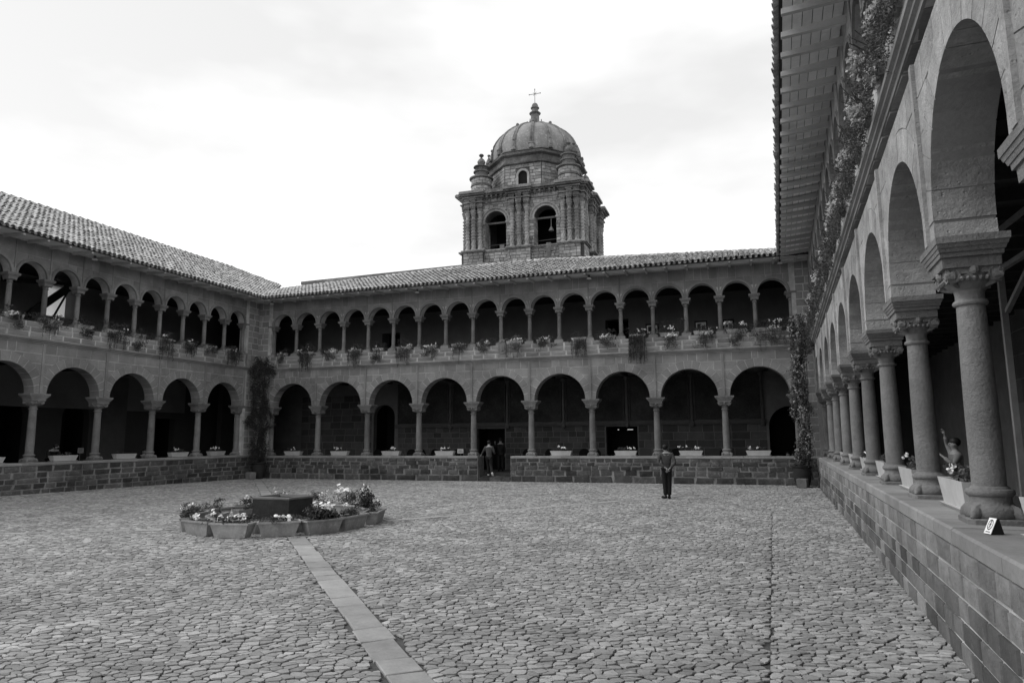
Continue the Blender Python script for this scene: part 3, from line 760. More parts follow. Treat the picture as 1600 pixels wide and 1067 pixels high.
# ------------------------------------------------------------------ roofs
def make_roof(W, kind):
    uy_s = {'back': .42, 'left': .55, 'right': .50}[kind]
    ov = T + 1.12
    ze = {'back': 9.06, 'left': 9.04, 'right': 9.06}[kind]
    if kind == 'back': s0, s1, dr = -1.2, 25.6, 2.35
    elif kind == 'left': s0, s1, dr = -2.0, 21.4, 3.55
    else: s0, s1, dr = -1.3, 33.5, 3.6
    def zr(s):
        if kind != 'back': return 0
        q = [(-3, -.3), (8, .05), (14, .08), (25.6, -.45)]
        for (a, za), (c, zc) in zip(q, q[1:]):
            if s <= c: return za + (zc - za) * (s - a) / (c - a)
        return -.4
    def surf(s, d):   # height of the roof plane
        f = (d + ov) / (dr + ov)
        return ze + uy_s * (d + ov) + zr(s) * f + .03 * math.sin(s * .55 + 1) * math.sin(f * 3)
    # deck
    b = MB()
    nS, nD = 40, 6
    def lo(d):      # valley lines where wings meet
        if kind == 'back': return .26 - (d + ov) * .80
        if kind == 'left': return -2.0
        return -.35
    def hi(d):
        if kind == 'left': return 18.57 + (d + ov) * 1.5 if d < 2.6 else 24.6 - (d - 2.6) * 3.3
        if kind == 'back': return 26.1
        return 33.5
    grid = []
    for j in range(nD + 1):
        d = -ov + .04 + (dr + ov - .04) * j / nD
        a, c = lo(d), hi(d)
        grid.append([(a + (c - a) * i / nS, d) for i in range(nS + 1)])
    P = [(s, d, surf(s, d)) for row in grid for s, d in row]
    fs = [(j * (nS + 1) + i, j * (nS + 1) + i + 1, (j + 1) * (nS + 1) + i + 1, (j + 1) * (nS + 1) + i) for j in range(nD) for i in range(nS)]
    nP = len(P)
    P += [(s, d, z - .06) for s, d, z in P]
    fs += [tuple(nP + k for k in f[::-1]) for f in fs]
    fs += [(i, nP + i, nP + i + 1, i + 1)[::-1] for i in range(nS)]
    b.add(P, fs)
    # rear slope closes the roof
    top = grid[-1]
    d2 = {'back': 4.35, 'left': 3.9, 'right': 7}[kind]
    zb = {'back': 9.5, 'left': 11.3, 'right': 9.5}[kind]
    P = [(s, d, surf(s, d)) for s, d in top] + [(s, d2, zb) for s, d in top]
    n_ = len(top)
    b.add(P, [(i, i + 1, n_ + i + 1, n_ + i) for i in range(n_ - 1)])
    rf = b.build('roof', 'deck', W)
    # tiles
    pitch, step = .215, .335
    L_ = math.hypot(1, uy_s)
    uy = Vector((0, 1 / L_, uy_s / L_)); un = Vector((0, -uy_s / L_, 1 / L_)); ux = Vector((1, 0, 0))
    items = []
    rows = int((dr + ov) * L_ / step) + 1
    if kind == 'right': rows = 4
    for r_ in range(rows):
        d = -ov - .03 + r_ * step / L_
        if d > dr - .05: break
        a, c = lo(d), hi(d)
        k0 = int(math.ceil(a / pitch)); k1 = int(math.floor(c / pitch))
        for k in range(k0, k1 + 1):
            s = k * pitch
            if kind == 'right' and s > 30: continue
            items.append((s, d))
    def put(mb, s, d):
        j = Vector((U(-.012, .012), 0, 0)); o = Vector((s, d + U(-.025, .025), surf(s, d) + .035)) + j
        rot = U(-.05, .05)
        ux2 = (ux + uy * rot).normalized(); uy2 = (uy - ux * rot).normalized()
        scroll_tile(mb, o, ux2, uy2, un, step + .05, .098, .078, 6, U(0, 1), lift=U(.012, .03))
    # world position decides which 300 show largest
    cw = Vector((0, 0, 1.92)); mw = W.matrix_world
    items.sort(key=lambda q: (mw @ Vector((q[0], q[1], surf(*q))) - cw).length if (mw @ Vector((q[0], q[1], surf(*q)))).y > {'left': 13, 'back': 0, 'right': 8}[kind] else 999)
    for s, d in items[:300]:
        mm = MB(); put(mm, s, d); mm.build('roof_tile', 'tile', rf, smooth=False)
    mm = MB()
    for s, d in items[300:]: put(mm, s, d)
    mm.build('roof_tiles', 'tile', rf, kind='stuff')
    # channel tiles seen from the eave: shallow troughs between the cover tiles
    mm = MB()
    k0 = int(math.ceil(lo(-ov) / pitch)); k1 = int(hi(-ov) / pitch)
    for k in range(k0, k1):
        s = (k + .5) * pitch; P = []
        for d in (-ov - .05, -ov + .5):
            for i in range(5):
                a = math.pi * i / 4; P.append((s - .07 * math.cos(a), d, surf(s, d) + .055 - .05 * math.sin(a)))
        mm.add(P, [(i, i + 1, 6 + i, 5 + i) for i in range(4)], U(0, 1))
    mm.build('eave_channel_tiles', 'tile', rf, kind='stuff')
    # ridge
    if kind != 'right':
        s = lo(dr) if kind == 'back' else s0
        e = hi(dr) if kind == 'back' else 21.4
        while s < e:
            mm = MB(); o = Vector((s, dr, surf(s, dr) + .0))
            scroll_tile(mm, o, Vector((0, 1, 0)), Vector((1, 0, 0)), Vector((0, 0, 1)), .42, .14, .12, 6, U(0, 1), .03)
            mm.build('ridge_tile', 'tile', rf); s += .38
    # soffit: boards and rafters
    e0, e1 = -ov + .10, -T - .0
    zb = lambda d: ze - .04 + (d + ov) * .09
    nbd = 6
    a, c = {'back': (-.6, 25.9), 'left': (-2, 19.3), 'right': (-.25, 33.5)}[kind]
    for i in range(nbd):
        d0 = e0 + (e1 - e0) * i / nbd; d1 = e0 + (e1 - e0) * (i + 1) / nbd - .012
        s = a + (i % 3) * 1.1
        s = a; first = True
        while s < c:
            l = (3.6 if not first else 3.6 * (i % 3 + 1) / 3); first = False
            e = min(s + l, c)
            mm = MB(); P = [(s + .004, d0, zb(d0)), (e - .004, d0, zb(d0)), (e - .004, d1, zb(d1)), (s + .004, d1, zb(d1))]
            P += [(x, y, z + .025) for x, y, z in P]
            mm.add(P, [(0, 3, 2, 1), (4, 5, 6, 7), (0, 1, 5, 4), (1, 2, 6, 5), (2, 3, 7, 6), (3, 0, 4, 7)])
            mm.build('soffit_board', 'board', rf); s = e
    rb = MB(); P = []
    for x in (-.045, .045):
        P += [(x, e0 - .04, zb(e0) - .075), (x, e0 - .04, zb(e0) + .02), (x, e1 + .05, zb(e1) + .02), (x, e1 + .05, zb(e1) - .12)]
    rb.add(P, [(0, 1, 2, 3), (7, 6, 5, 4), (0, 4, 5, 1), (1, 5, 6, 2), (2, 6, 7, 3), (3, 7, 4, 0)])
    rme = rb.mesh('rafter'); rme.materials.append(M['rafter'])
    s = a + .3
    stp = {'back': .86, 'left': .86, 'right': .72}[kind]
    while s < c:
        link('rafter', rme, None, rf, (s + U(-.02, .02), 0, 0)); s += stp
    b = MB(); b.box(a, c, -T - .06, -T + .2, ze + .0, ze + .22); b.build('wall_plate', 'rafter', rf)
    return rf
for W_, k_ in ((WB, 'back'), (WL, 'left'), (WR, 'right')): make_roof(W_, k_)
def settle(o):
    for c in list(o.children):
        if c.data is None: continue
        if c.data.users > 1:
            sc_z = 1 + .06 * (max(0.0, c.location.x) / 22) ** 2.5
            c.location.z = rise(c.location.x, c.location.z)
            if c.location.z > ZT - .01: c.scale.z *= sc_z
            if c.name.split('.')[0] in ('column', 'upper_column'): continue
        else:
            for v in c.data.vertices: v.co.z = rise(v.co.x + c.location.x, v.co.z + c.location.z) - c.location.z
        settle(c)
settle(WR)       # the courses of the old right wing climb gently towards its near end
# translucent pane in the window behind the left upper gallery, with its glazing bars
b = MB(); b.box(10.3, 11.85, 4.2, 4.21, 7.2, 8.7); b.build('window_pane', 'sheet', WL)
b = MB(); b.bar((9.6, 3.3, 7.0), (11.5, 3.3, 8.75), .12, .30); b.bar((10.75, 3.42, 7.1), (11.5, 3.42, 8.75), .05, .07); b.bar((8.0, 3.2, 8.2), (11.6, 3.2, 8.72), .08, .14); b.build('timber_brace', 'wood', WL)
b = MB(); b.box(7.52, 7.56, 2.0, 2.04, 5.6, 8.6); b.build('thin_post', 'iron_pale', WL)

# ------------------------------------------------------------------ ground
def gh(x, y): return .10 * max(0, min(1, (-x - 8) / 17)) * max(0, min(1, (30 - y) / 14))
b = MB()
NX, NY = 40, 40
P = [(-27 + 29.5 * i / NX, -12 + 43 * j / NY, 0) for j in range(NY + 1) for i in range(NX + 1)]
P = [(x, y, gh(x, y) - .02) for x, y, z in P]
b.add(P, [(j * (NX + 1) + i, j * (NX + 1) + i + 1, (j + 1) * (NX + 1) + i + 1, (j + 1) * (NX + 1) + i) for j in range(NY) for i in range(NX)])
G = b.build('courtyard_ground', 'dirt', smooth=True, kind='structure')
b = MB(); S_ = 900
b.add([(-S_, -S_, -.35), (S_, -S_, -.35), (S_, S_, -.35), (-S_, S_, -.35)], [(0, 1, 2, 3)])
b.build('outer_ground', 'grass', kind='structure')

# diagonal slab paths
CX, CY = -10.60, 13.13
slab_rects = []
def slabs(p0, p1, w_):
    p0 = Vector(p0); p1 = Vector(p1); d = (p1 - p0); Lg = d.length; d.normalize(); n_ = Vector((-d.y, d.x))
    slab_rects.append((p0, d, Lg, w_))
    t = 0
    while t < Lg:
        l = U(.30, .62); e = min(t + l, Lg)
        a = p0 + d * (t + .006); c = p0 + d * (e - .006)
        wa, wb = w_ / 2 + U(-.022, .006), w_ / 2 + U(-.022, .006)
        sk = U(-.02, .02); z1 = U(-.002, .007)
        Q = [a - n_ * wa - d * sk, c - n_ * wa, c + n_ * wb, a + n_ * wb + d * sk]
        mm = MB(); P = [(q.x, q.y, gh(q.x, q.y) - .06) for q in Q] + [(q.x, q.y, gh(q.x, q.y) + z1 - .006) for q in Q]
        cx = sum(q.x for q in Q) / 4; cy = sum(q.y for q in Q) / 4
        P += [(cx + (q.x - cx) * .96, cy + (q.y - cy) * .96, gh(q.x, q.y) + z1) for q in Q]
        mm.add(P, [(0, 1, 5, 4), (1, 2, 6, 5), (2, 3, 7, 6), (3, 0, 4, 7), (4, 5, 9, 8), (5, 6, 10, 9), (6, 7, 11, 10), (7, 4, 8, 11), (8, 9, 10, 11)])
        mm.build('path_slab', 'slab', G); t = e
slabs((-8.92, 11.5), (-.98, 3.2), .335)
slabs((-12.1, 11.7), (-17.6, 8.3), .22)
slabs((-8.7, 14.5), (.2, 28.6), .26)
slabs((-12.2, 14.9), (-24.2, 27.9), .36)

# cobbles: irregular cells grown round jittered points, the near ones as single objects
sp = .094
AX, AY = 1.16, .94
xs = np.arange(-26.5 / AX, 2.0 / AX, sp); ys = np.arange(3.0 / AY, 29.5 / AY, sp * .87)
gx, gy = np.meshgrid(xs, ys)
gx = gx + (np.arange(len(ys)) % 2)[:, None] * sp * .5
jx = gx + rng.uniform(-.5, .5, gx.shape) * sp; jy = gy + rng.uniform(-.5, .5, gy.shape) * sp * .87
ny_, nx_ = gx.shape
K = 13
best = np.full((ny_, nx_, K), 9.0)
wt_ = rng.uniform(0, 1, gx.shape) ** 1.5 * (sp * .62) ** 2
ang0 = rng.uniform(0, .6, gx.shape)
angs = ang0[..., None] + np.arange(K) * 2 * np.pi / K
ca, sa = np.cos(angs), np.sin(angs)
for dj in range(-3, 4):
    for di in range(-3, 4):
        if di == 0 and dj == 0: continue
        ox = np.roll(np.roll(jx, -dj, 0), -di, 1) - jx; oy = np.roll(np.roll(jy, -dj, 0), -di, 1) - jy
        d2 = ox * ox + oy * oy
        bad = d2 > (sp * 6) ** 2
        dot = ox[..., None] * ca + oy[..., None] * sa
        pw_ = d2 + wt_ - np.roll(np.roll(wt_, -dj, 0), -di, 1)
        t = np.where((dot > 1e-6) & ~bad[..., None], np.maximum(pw_[..., None] / 2, 1e-5) / np.maximum(dot, 1e-6), 9.0)
        best = np.minimum(best, t)
best = np.clip(best, 0, sp * 1.25)
jx = jx * AX; jy = jy * AY; ca = ca * AX; sa = sa * AY + ca * .10
rad = np.maximum(best - rng.uniform(.003, .009, gx.shape)[..., None], .012)
def clip_line(nx_c, ny_c, cc, act, gp=.005):
    # keep each cell on its own side of the line nx*x+ny*y=cc
    global rad
    dn = nx_c * jx + ny_c * jy - cc
    sg = np.sign(dn)
    dirn = -(nx_c * ca + ny_c * sa) * sg[..., None]
    lim = np.where(dirn > 1e-4, (np.abs(dn)[..., None] - gp) / np.maximum(dirn, 1e-4), 9)
    rad = np.where(act[..., None], np.minimum(rad, np.maximum(lim, .004)), rad)
for p0, d, Lg, w_ in slab_rects:
    tx = (jx - p0.x) * d.x + (jy - p0.y) * d.y
    for e in (-1, 1):
        nx1, ny1 = -d.y, d.x; c1_ = nx1 * p0.x + ny1 * p0.y + e * w_ / 2
        clip_line(nx1, ny1, c1_, (tx > -.05) & (tx < Lg + .05) & (np.abs(nx1 * jx + ny1 * jy - c1_) < .25))
clip_line(1.0, 0.0, -.135, (np.abs(jx + .135) < .25) & (jy < 19.2), .0005)
ok = np.ones(gx.shape, bool)
for p0, d, Lg, w_ in slab_rects:
    tx = (jx - p0.x) * d.x + (jy - p0.y) * d.y; tn = -(jx - p0.x) * d.y + (jy - p0.y) * d.x
    ok &= ~((tx > -.05) & (tx < Lg + .02) & (np.abs(tn) < w_ / 2 + .008))
ok &= np.hypot(jx - CX, jy - CY) > 1.45
ok &= (jx < 1.50 - .02) & (jy < 29.05 + .0451 * (jx + 12) - .02 - .02) & (jx > -24.75 - .018 * (jy - 20) + .0)
# long straight seam
# keep what this camera or one a step aside can see
vx = jx / np.maximum(jy, .1)
ok &= (jy > 3.6) & (vx > -2.15 - 1.5 / np.maximum(jy, 1)) 
I = np.argwhere(ok)
cxs, cys = jx[ok], jy[ok]; rd = rad[ok]; cA, sA = ca[ok], sa[ok]
dist = np.hypot(cxs, cys)
fvis = (cxs * fwd.x + cys * fwd.y) / math.hypot(fwd.x, fwd.y)
side = cxs * rgt.x + cys * rgt.y
inview = (np.abs(side) < fvis * .77) & (fvis > 4.4)
order = np.argsort(np.where(inview, fvis, 999))
hgt = rng.uniform(-.005, .006, len(cxs)); tilt = rng.normal(0, .035, (len(cxs), 2)); tone = rng.uniform(0, 1, len(cxs))
# patches of slightly different stone
tone = np.clip(tone * .8 + .1 + .12 * np.sin(cxs * 1.3 + 2 + np.sin(cys)) * np.cos(cys * .9 + np.sin(cxs * .7)), 0, .999)
GH = np.array([gh(x, y) for x, y in zip(cxs, cys)])
one = set(order[:300].tolist())
for i in order[:300]:
    P = []; zc = GH[i] + hgt[i]
    def zz_(dx, dy): return zc + tilt[i, 0] * dx + tilt[i, 1] * dy
    P.append((0, 0, zz_(0, 0) + .0038))
    for f, dz in ((.5, .0030), (.94, .0015), (1.0, -.008)):
        for k in range(K):
            dx, dy = rd[i, k] * f * cA[i, k], rd[i, k] * f * sA[i, k]; P.append((dx, dy, zz_(dx, dy) + dz))
    fs = [(0, 1 + k, 1 + (k + 1) % K) for k in range(K)]
    for q in (0, K):
        for k in range(K): fs.append((1 + q + k, 1 + q + K + k, 1 + q + K + (k + 1) % K, 1 + q + (k + 1) % K))
    mm = MB(); mm.add(P, fs)
    o = mm.build('cobble', 'cobble', G); o.location = (cxs[i], cys[i], 0)
rest = np.array([i for i in range(len(cxs)) if i not in one])
def cob_mesh(idx, rings):
    n_ = len(idx); m_ = 1 + K * len(rings)
    V = np.zeros((n_, m_, 3))
    V[:, 0, 0] = cxs[idx]; V[:, 0, 1] = cys[idx]; V[:, 0, 2] = GH[idx] + hgt[idx] + .003
    for r_, (f, dz) in enumerate(rings):
        dx = rd[idx] * f * cA[idx]; dy = rd[idx] * f * sA[idx]
        sl_ = slice(1 + r_ * K, 1 + (r_ + 1) * K)
        V[:, sl_, 0] = cxs[idx][:, None] + dx; V[:, sl_, 1] = cys[idx][:, None] + dy
        V[:, sl_, 2] = (GH[idx] + hgt[idx])[:, None] + tilt[idx, 0][:, None] * dx + tilt[idx, 1][:, None] * dy + dz
    fs = []
    tri = np.array([[0, 1 + k, 1 + (k + 1) % K] for k in range(K)])
    base = (np.arange(n_) * m_)[:, None, None]
    T3 = (tri[None] + base).reshape(-1, 3)
    quads = []
    for r_ in range(len(rings) - 1):
        for k in range(K):
            a = 1 + r_ * K + k; c = 1 + r_ * K + (k + 1) % K
            quads.append([a, a + K, c + K, c])
    me = bpy.data.meshes.new('cobbles')
    nt_ = len(T3)
    if quads: Q4 = (np.array(quads)[None] + base).reshape(-1, 4)
    else: Q4 = np.zeros((0, 4), int)
    me.vertices.add(n_ * m_); me.vertices.foreach_set('co', V.reshape(-1))
    loops = np.concatenate([T3.reshape(-1), Q4.reshape(-1)])
    me.loops.add(len(loops)); me.loops.foreach_set('vertex_index', loops.astype(np.int32))
    me.polygons.add(nt_ + len(Q4))
    st = np.concatenate([np.arange(nt_) * 3, nt_ * 3 + np.arange(len(Q4)) * 4])
    me.polygons.foreach_set('loop_start', st.astype(np.int32))
    me.update(calc_edges=True)
    me.polygons.foreach_set('use_smooth', [False] * len(me.polygons))
    tn = np.concatenate([np.repeat(tone[idx], K), np.repeat(tone[idx], max(len(quads), 0)) if quads else np.zeros(0)])
    a = me.attributes.new('tone', 'FLOAT', 'FACE'); a.data.foreach_set('value', tn.astype(np.float32))
    return me
near = rest[dist[rest] < 13]; far = rest[dist[rest] >= 13]
link('cobbles', cob_mesh(near, [(.95, .0), (1.0, -.014)]), 'cobble', G, kind='stuff')
link('cobbles', cob_mesh(far, [(.93, -.001), (1.0, -.012)]), 'cobble', G, kind='stuff')
print('cobbles', len(cxs))

# ------------------------------------------------------------------ church tower with dome
TW = thing('church_tower', 'square carved stone bell tower with ribbed dome rising behind the far wing', 'tower', (-20.05, 43.93, 0), R(2.583))
TWW, TWD = 8.35, 7.3
def face_frames():
    return [((0, 0), 0, TWW), ((TWW, 0), 90, TWD), ((TWW, TWD), 180, TWW), ((0, TWD), 270, TWD)]
Z0, ZS, ZSP, ZT1 = 9.5, 15.27, 17.30, 19.2
rt = .82
for fi, ((ox, oy), ang, Wd) in enumerate(face_frames()):
    mt = Matrix.Translation((ox, oy, 0)) @ Matrix.Rotation(R(ang), 4, 'Z')
    c1, c2 = (2.22, 5.92) if Wd > 8 else (1.95, Wd - 1.95)
    rt_ = .82 if Wd > 8 else .62
    def put(o): o.matrix_local = mt; return o
    b = MB()
    b.box(0.002 * fi, Wd - .9, 0, .9, Z0, ZS)
    b.box(0, c1 - rt_, 0, .9, ZS, ZSP); b.box(c1 + rt_, c2 - rt_, 0, .9, ZS, ZSP); b.box(c2 + rt_, Wd - .9, 0, .9, ZS, ZSP)
    mid = (c1 + c2) / 2
    arch_wall(b, 0, mid, ZSP, ZT1, c1, rt_, 0, .9, 16); arch_wall(b, mid, Wd - .9, ZSP, ZT1, c2, rt_, 0, .9, 16)
    wl = put(b.build('wall', 'tower_joint', TW))
    b = MB()     # the small facing stones, far too many to pick apart
    zs = [ZS + .24 * i for i in range(17)]
    zs = [z for z in zs if z < ZT1 - .1] + [ZT1 - .02]
    for x0, x1, z0, z1 in courses(.02, Wd - .02, zs, .28, .55):
        mx = (x0 + x1) / 2
        cx = c1 if mx < mid else c2
        if z1 <= ZSP + .01:
            skip = False
            a0, a1 = x0, x1
            for c_ in (c1, c2):
                if a0 < c_ + rt_ and a1 > c_ - rt_:
                    if a0 < c_ - rt_: a1 = c_ - rt_
                    elif a1 > c_ + rt_: a0 = c_ + rt_
                    else: skip = True
            if skip or a1 - a0 < .05: continue
            b.prism([(a0 + .015, z0 + .015), (a1 - .015, z0 + .015), (a1 - .015, z1 - .015), (a0 + .015, z1 - .015)], -.03 - U(0, .025), .02, U(0, 1), .012)
        else:
            p = cell_minus_disc(x0 + .015, x1 - .015, z0 + .015, z1 - .015, cx, ZSP, rt_ + .30)
            if p: b.prism(p, -.03 - U(0, .025), .02, U(0, 1))
    for x0, x1, z0, z1 in courses(.02, Wd - .02, [ZS - 1.1 + .22 * i for i in range(6)], .28, .55):
        b.prism([(x0 + .015, z0 + .015), (x1 - .015, z0 + .015), (x1 - .015, z1 - .015), (x0 + .015, z1 - .015)], -.10 - U(0, .03), -.04, U(0, 1), .012)
    # stones lining the window reveals
    for c_ in (c1, c2):
        for sgn in (-1, 1):
            z = ZS
            while z < ZSP - .1:
                xx = c_ + sgn * rt_
                b.box(min(xx, xx - sgn * .02), max(xx, xx - sgn * .02), .0, .88, z + .012, z + .225, U(0, 1)); z += .24
    put(b.build('facing_stones', 'tower', TW, kind='stuff'))
    # pedestal
    b = MB(); b.box(-.06, Wd - .05, -.08, .02, ZS - 1.2, ZS - .14)
    cl = [(.62, 1.5), (mid, 1.7), (Wd - .62, 1.5)]
    put(b.build('pedestal_wall', 'tower_joint', TW))
    for c_, w_ in cl:
        b = MB(); b.box(c_ - w_ / 2, c_ + w_ / 2, -.34, .0, ZS - 1.25, ZS - .16)
        b.box(c_ - w_ / 2 - .06, c_ + w_ / 2 + .06, -.42, .0, ZS - 1.3, ZS - 1.08)
        put(b.build('pedestal', 'tower_joint', TW))
        b = MB()
        for x0, x1, z0, z1 in courses(c_ - w_ / 2, c_ + w_ / 2, [ZS - 1.08 + .23 * i for i in range(5)], .28, .5):
            b.prism([(x0 + .012, z0 + .012), (x1 - .012, z0 + .012), (x1 - .012, z1 - .012), (x0 + .012, z1 - .012)], -.36 - U(0, .025), -.33, U(0, 1), .012)
        put(b.build('pedestal_stones', 'tower', TW, kind='stuff'))
    b = MB()
    for (e, z0, z1) in ((.12, ZS - .17, ZS - .10), (.2, ZS - .10, ZS + .0)):
        b.box(-e, Wd + .0, -e - .0, .0, z0, z1)
        for c_, w_ in cl: b.box(c_ - w_ / 2 - e * .6, c_ + w_ / 2 + e * .6, -.36 - e, .0, z0 + .001, z1 + .001)
    put(b.build('pedestal_moulding', 'tower_dark', TW))
    # archivolts and imposts
    for c_ in (c1, c2):
        b = MB(); n_ = 18
        for (ra, rb, y) in ((rt_, rt_ + .10, -.09), (rt_ + .10, rt_ + .20, -.055), (rt_ + .20, rt_ + .30, -.12)):
            P = []; fs = []
            for i in range(n_ + 1):
                a = math.pi * i / n_; cs, sn = math.cos(a), math.sin(a)
                P += [(c_ + ra * cs, .05, ZSP + ra * sn), (c_ + ra * cs, y, ZSP + ra * sn), (c_ + rb * cs, y, ZSP + rb * sn), (c_ + rb * cs, .05, ZSP + rb * sn)]
            for i in range(n_):
                o = 4 * i
                for j in range(3): fs.append((o + j, o + j + 1, o + 5 + j, o + 4 + j))
            b.add(P, fs)
        for i in range(13):
            a = math.pi * (i + .5) / 13; b.ball((c_ + (rt_ + .15) * math.cos(a), -.07, ZSP + (rt_ + .15) * math.sin(a)), .045, 5, 3)
        for sgn in (-1, 1):
            x = c_ + sgn * (rt_ + .14)
            b.box(x - .19, x + .19, -.13, .3, ZSP - .09, ZSP - .001); b.box(x - .15, x + .15, -.08, .3, ZSP - .16, ZSP - .09)
        put(b.build('archivolt', 'tower', TW))
        b = MB(); b.box(c_ - rt_, c_ + rt_, .5, .62, ZSP + .05, ZSP + .17); put(b.build('bell_beam', 'wood_pale', TW))
        b = MB(); b.bar((c_ - rt_, .75, ZS + .55), (c_ + rt_, .75, ZS + .6), .04, .04); put(b.build('rail', 'metal', TW))
    # cornice with projecting blocks over the column groups
    b = MB()
    lv = [(.10, ZT1 - .42, ZT1 - .34), (.16, ZT1 - .05, ZT1 + .06), (.34, ZT1 + .10, ZT1 + .20), (.50, ZT1 + .20, ZT1 + .36), (.44, ZT1 + .36, ZT1 + .42)]
    for e, z0, z1 in lv:
        b.box(-e, Wd + .0, -e, .3, z0, z1)
        for c_, w_ in cl: b.box(c_ - w_ / 2 - e * .4, c_ + w_ / 2 + e * .4, -.40 - e * .85, .2, z0 + .002, z1 + .002)
    x = .2
    while x < Wd:
        b.box(x - .07, x + .07, -.30, .02, ZT1 - .06, ZT1 + .10); b.box(x - .05, x + .05, -.22, .02, ZT1 - .14, ZT1 - .06); x += .36
    # crumbling upper edge
    x = -.4
    while x < Wd + .2:
        l = U(.15, .5); b.box(x, x + l * .9, -.48 + U(0, .15), .1, ZT1 + .40, ZT1 + .43 + U(0, .09)); x += l
    put(b.build('cornice', 'tower_dark', TW))
    # columns
    if fi == 0:
        prof = [(.20, ZS), (.22, ZS + .04), (.22, ZS + .10), (.17, ZS + .14), (.17, ZS + .18)]
        cm = MB(); cm.lathe(prof, 10)
        z = ZS + .18; H1 = ZS + .85
        nseg = 9                # lower third, twisted grooves
        P = []; fs = []; nn = 12
        for i in range(nseg + 1):
            zz_1 = z + (H1 - z) * i / nseg
            for k in range(nn):
                a = 2 * math.pi * k / nn + i * .22; r_ = .17 if k % 2 else .135
                P.append((r_ * math.cos(a), r_ * math.sin(a), zz_1))
        for i in range(nseg):
            for k in range(nn): fs.append((i * nn + k, i * nn + (k + 1) % nn, (i + 1) * nn + (k + 1) % nn, (i + 1) * nn + k))
        cm.add(P, fs)
        pr_ = [(.15, H1)]; z = H1
        while z < ZS + 2.45:
            pr_ += [(.20, z + .03), (.20, z + .085), (.125, z + .115), (.135, z + .21)]; z += .235
        pr_ += [(.13, z), (.15, z + .05), (.20, z + .12), (.15, z + .16), (.22, z + .26), (.24, z + .34), (.2, z + .36)]
        ztop = z + .36
        cm.lathe(pr_, 12)
        cmesh = cm.mesh('column', True, R(55)); cmesh.materials.append(M['tower'])
        eb = MB()
        zz1 = ztop
        for h, d0, d1 in ((.20, 0, .08), (.16, .08, .2), (.19, .2, .26), (.22, .26, .42), (.16, .42, .52), (.2, .52, .60), (.24, .60, .72)):
            sc_1 = (ZT1 - ztop) / .72
            eb.box(-h, h, -h, .3, zz1 + d0 * sc_1, zz1 + d1 * sc_1)
        for k in (-1, 0, 1): eb.ball((k * .12, -.2, zz1 + .3), .06, 5, 3)
        eme = eb.mesh('entablature_block'); eme.materials.append(M['tower_dark'])
    for c_, w_ in cl:
        for k in (-1, 0, 1):
            o = link('column', cmesh, None, TW); o.matrix_local = mt @ Matrix.Translation((c_ + k * w_ * .32, -.17 if k else -.24, 0))
            o = link('entablature_block', eme, None, TW); o.matrix_local = mt @ Matrix.Translation((c_ + k * w_ * .32, -.17 if k else -.24, .001 * k))
b = MB(); b.box(.5, TWW - .5, .5, TWD - .5, ZS - .3, ZS - .05); b.box(.3, TWW - .3, .3, TWD - .3, ZT1 - .05, ZT1 + .35); b.build('tower_floor', 'tower_dark', TW)
b = MB(); b.box(1.2, TWW - 1.2, 3.2, 3.6, ZS, ZT1); b.box(3.9, 4.3, 1.2, TWD - 1.2, ZS, ZT1 - .01); b.build('inner_wall', 'black', TW)
b = MB(); b.box(2.28, 2.62, .70, .95, ZS - .05, ZS + .55); b.build('inner_block', 'tower', TW)
# octagonal drum
DX, DY, ZD = 4.2, 3.75, ZT1 + .42
def octo(ap, z): 
    r_ = ap / math.cos(math.pi / 8)
    return [(DX + r_ * math.cos(math.pi / 8 + k * math.pi / 4), DY + r_ * math.sin(math.pi / 8 + k * math.pi / 4), z) for k in range(8)]
def octring(b, a0, z0, a1, z1, tone=None):
    P = octo(a0, z0) + octo(a1, z1)
    b.add(P, [(k, (k + 1) % 8, 8 + (k + 1) % 8, 8 + k) for k in range(8)], tone)
AP = 3.35
ZD1 = ZD + 1.95
b = MB()
octring(b, AP, ZD - .3, AP, ZD1 + .7); b.add(octo(AP, ZD1 + .7), [tuple(range(8))])
b.build('drum', 'tower_joint', TW)
side = 2 * AP * math.tan(math.pi / 8)
b = MB()
for k in range(8):
    an = -90 + k * 45
    mt = Matrix.Translation((DX, DY, 0)) @ Matrix.Rotation(R(an + 90), 4, 'Z') @ Matrix.Translation((0, -AP, 0))
    q = MB()
    for x0, x1, z0, z1 in courses(-side / 2 + .02, side / 2 - .02, [ZD + .24 * i for i in range(8)] + [ZD1], .3, .55):
        if k % 2 == 0 and x0 < .5 and x1 > -.5 and z0 < ZD + 1.55: 
            if x0 < -.5: x1 = -.5
            elif x1 > .5: x0 = .5
            else: continue
            if x1 - x0 < .06: continue
        q.prism([(x0 + .012, z0 + .012), (x1 - .012, z0 + .012), (x1 - .012, z1 - .012), (x0 + .012, z1 - .012)], -.03 - U(0, .025), .02, U(0, 1), .012)
    b.add([tuple(mt @ Vector(v)) for v in q.v], q.f); b.t[-len(q.t):] = q.t
b.build('drum_facing_stones', 'tower', TW, kind='stuff')
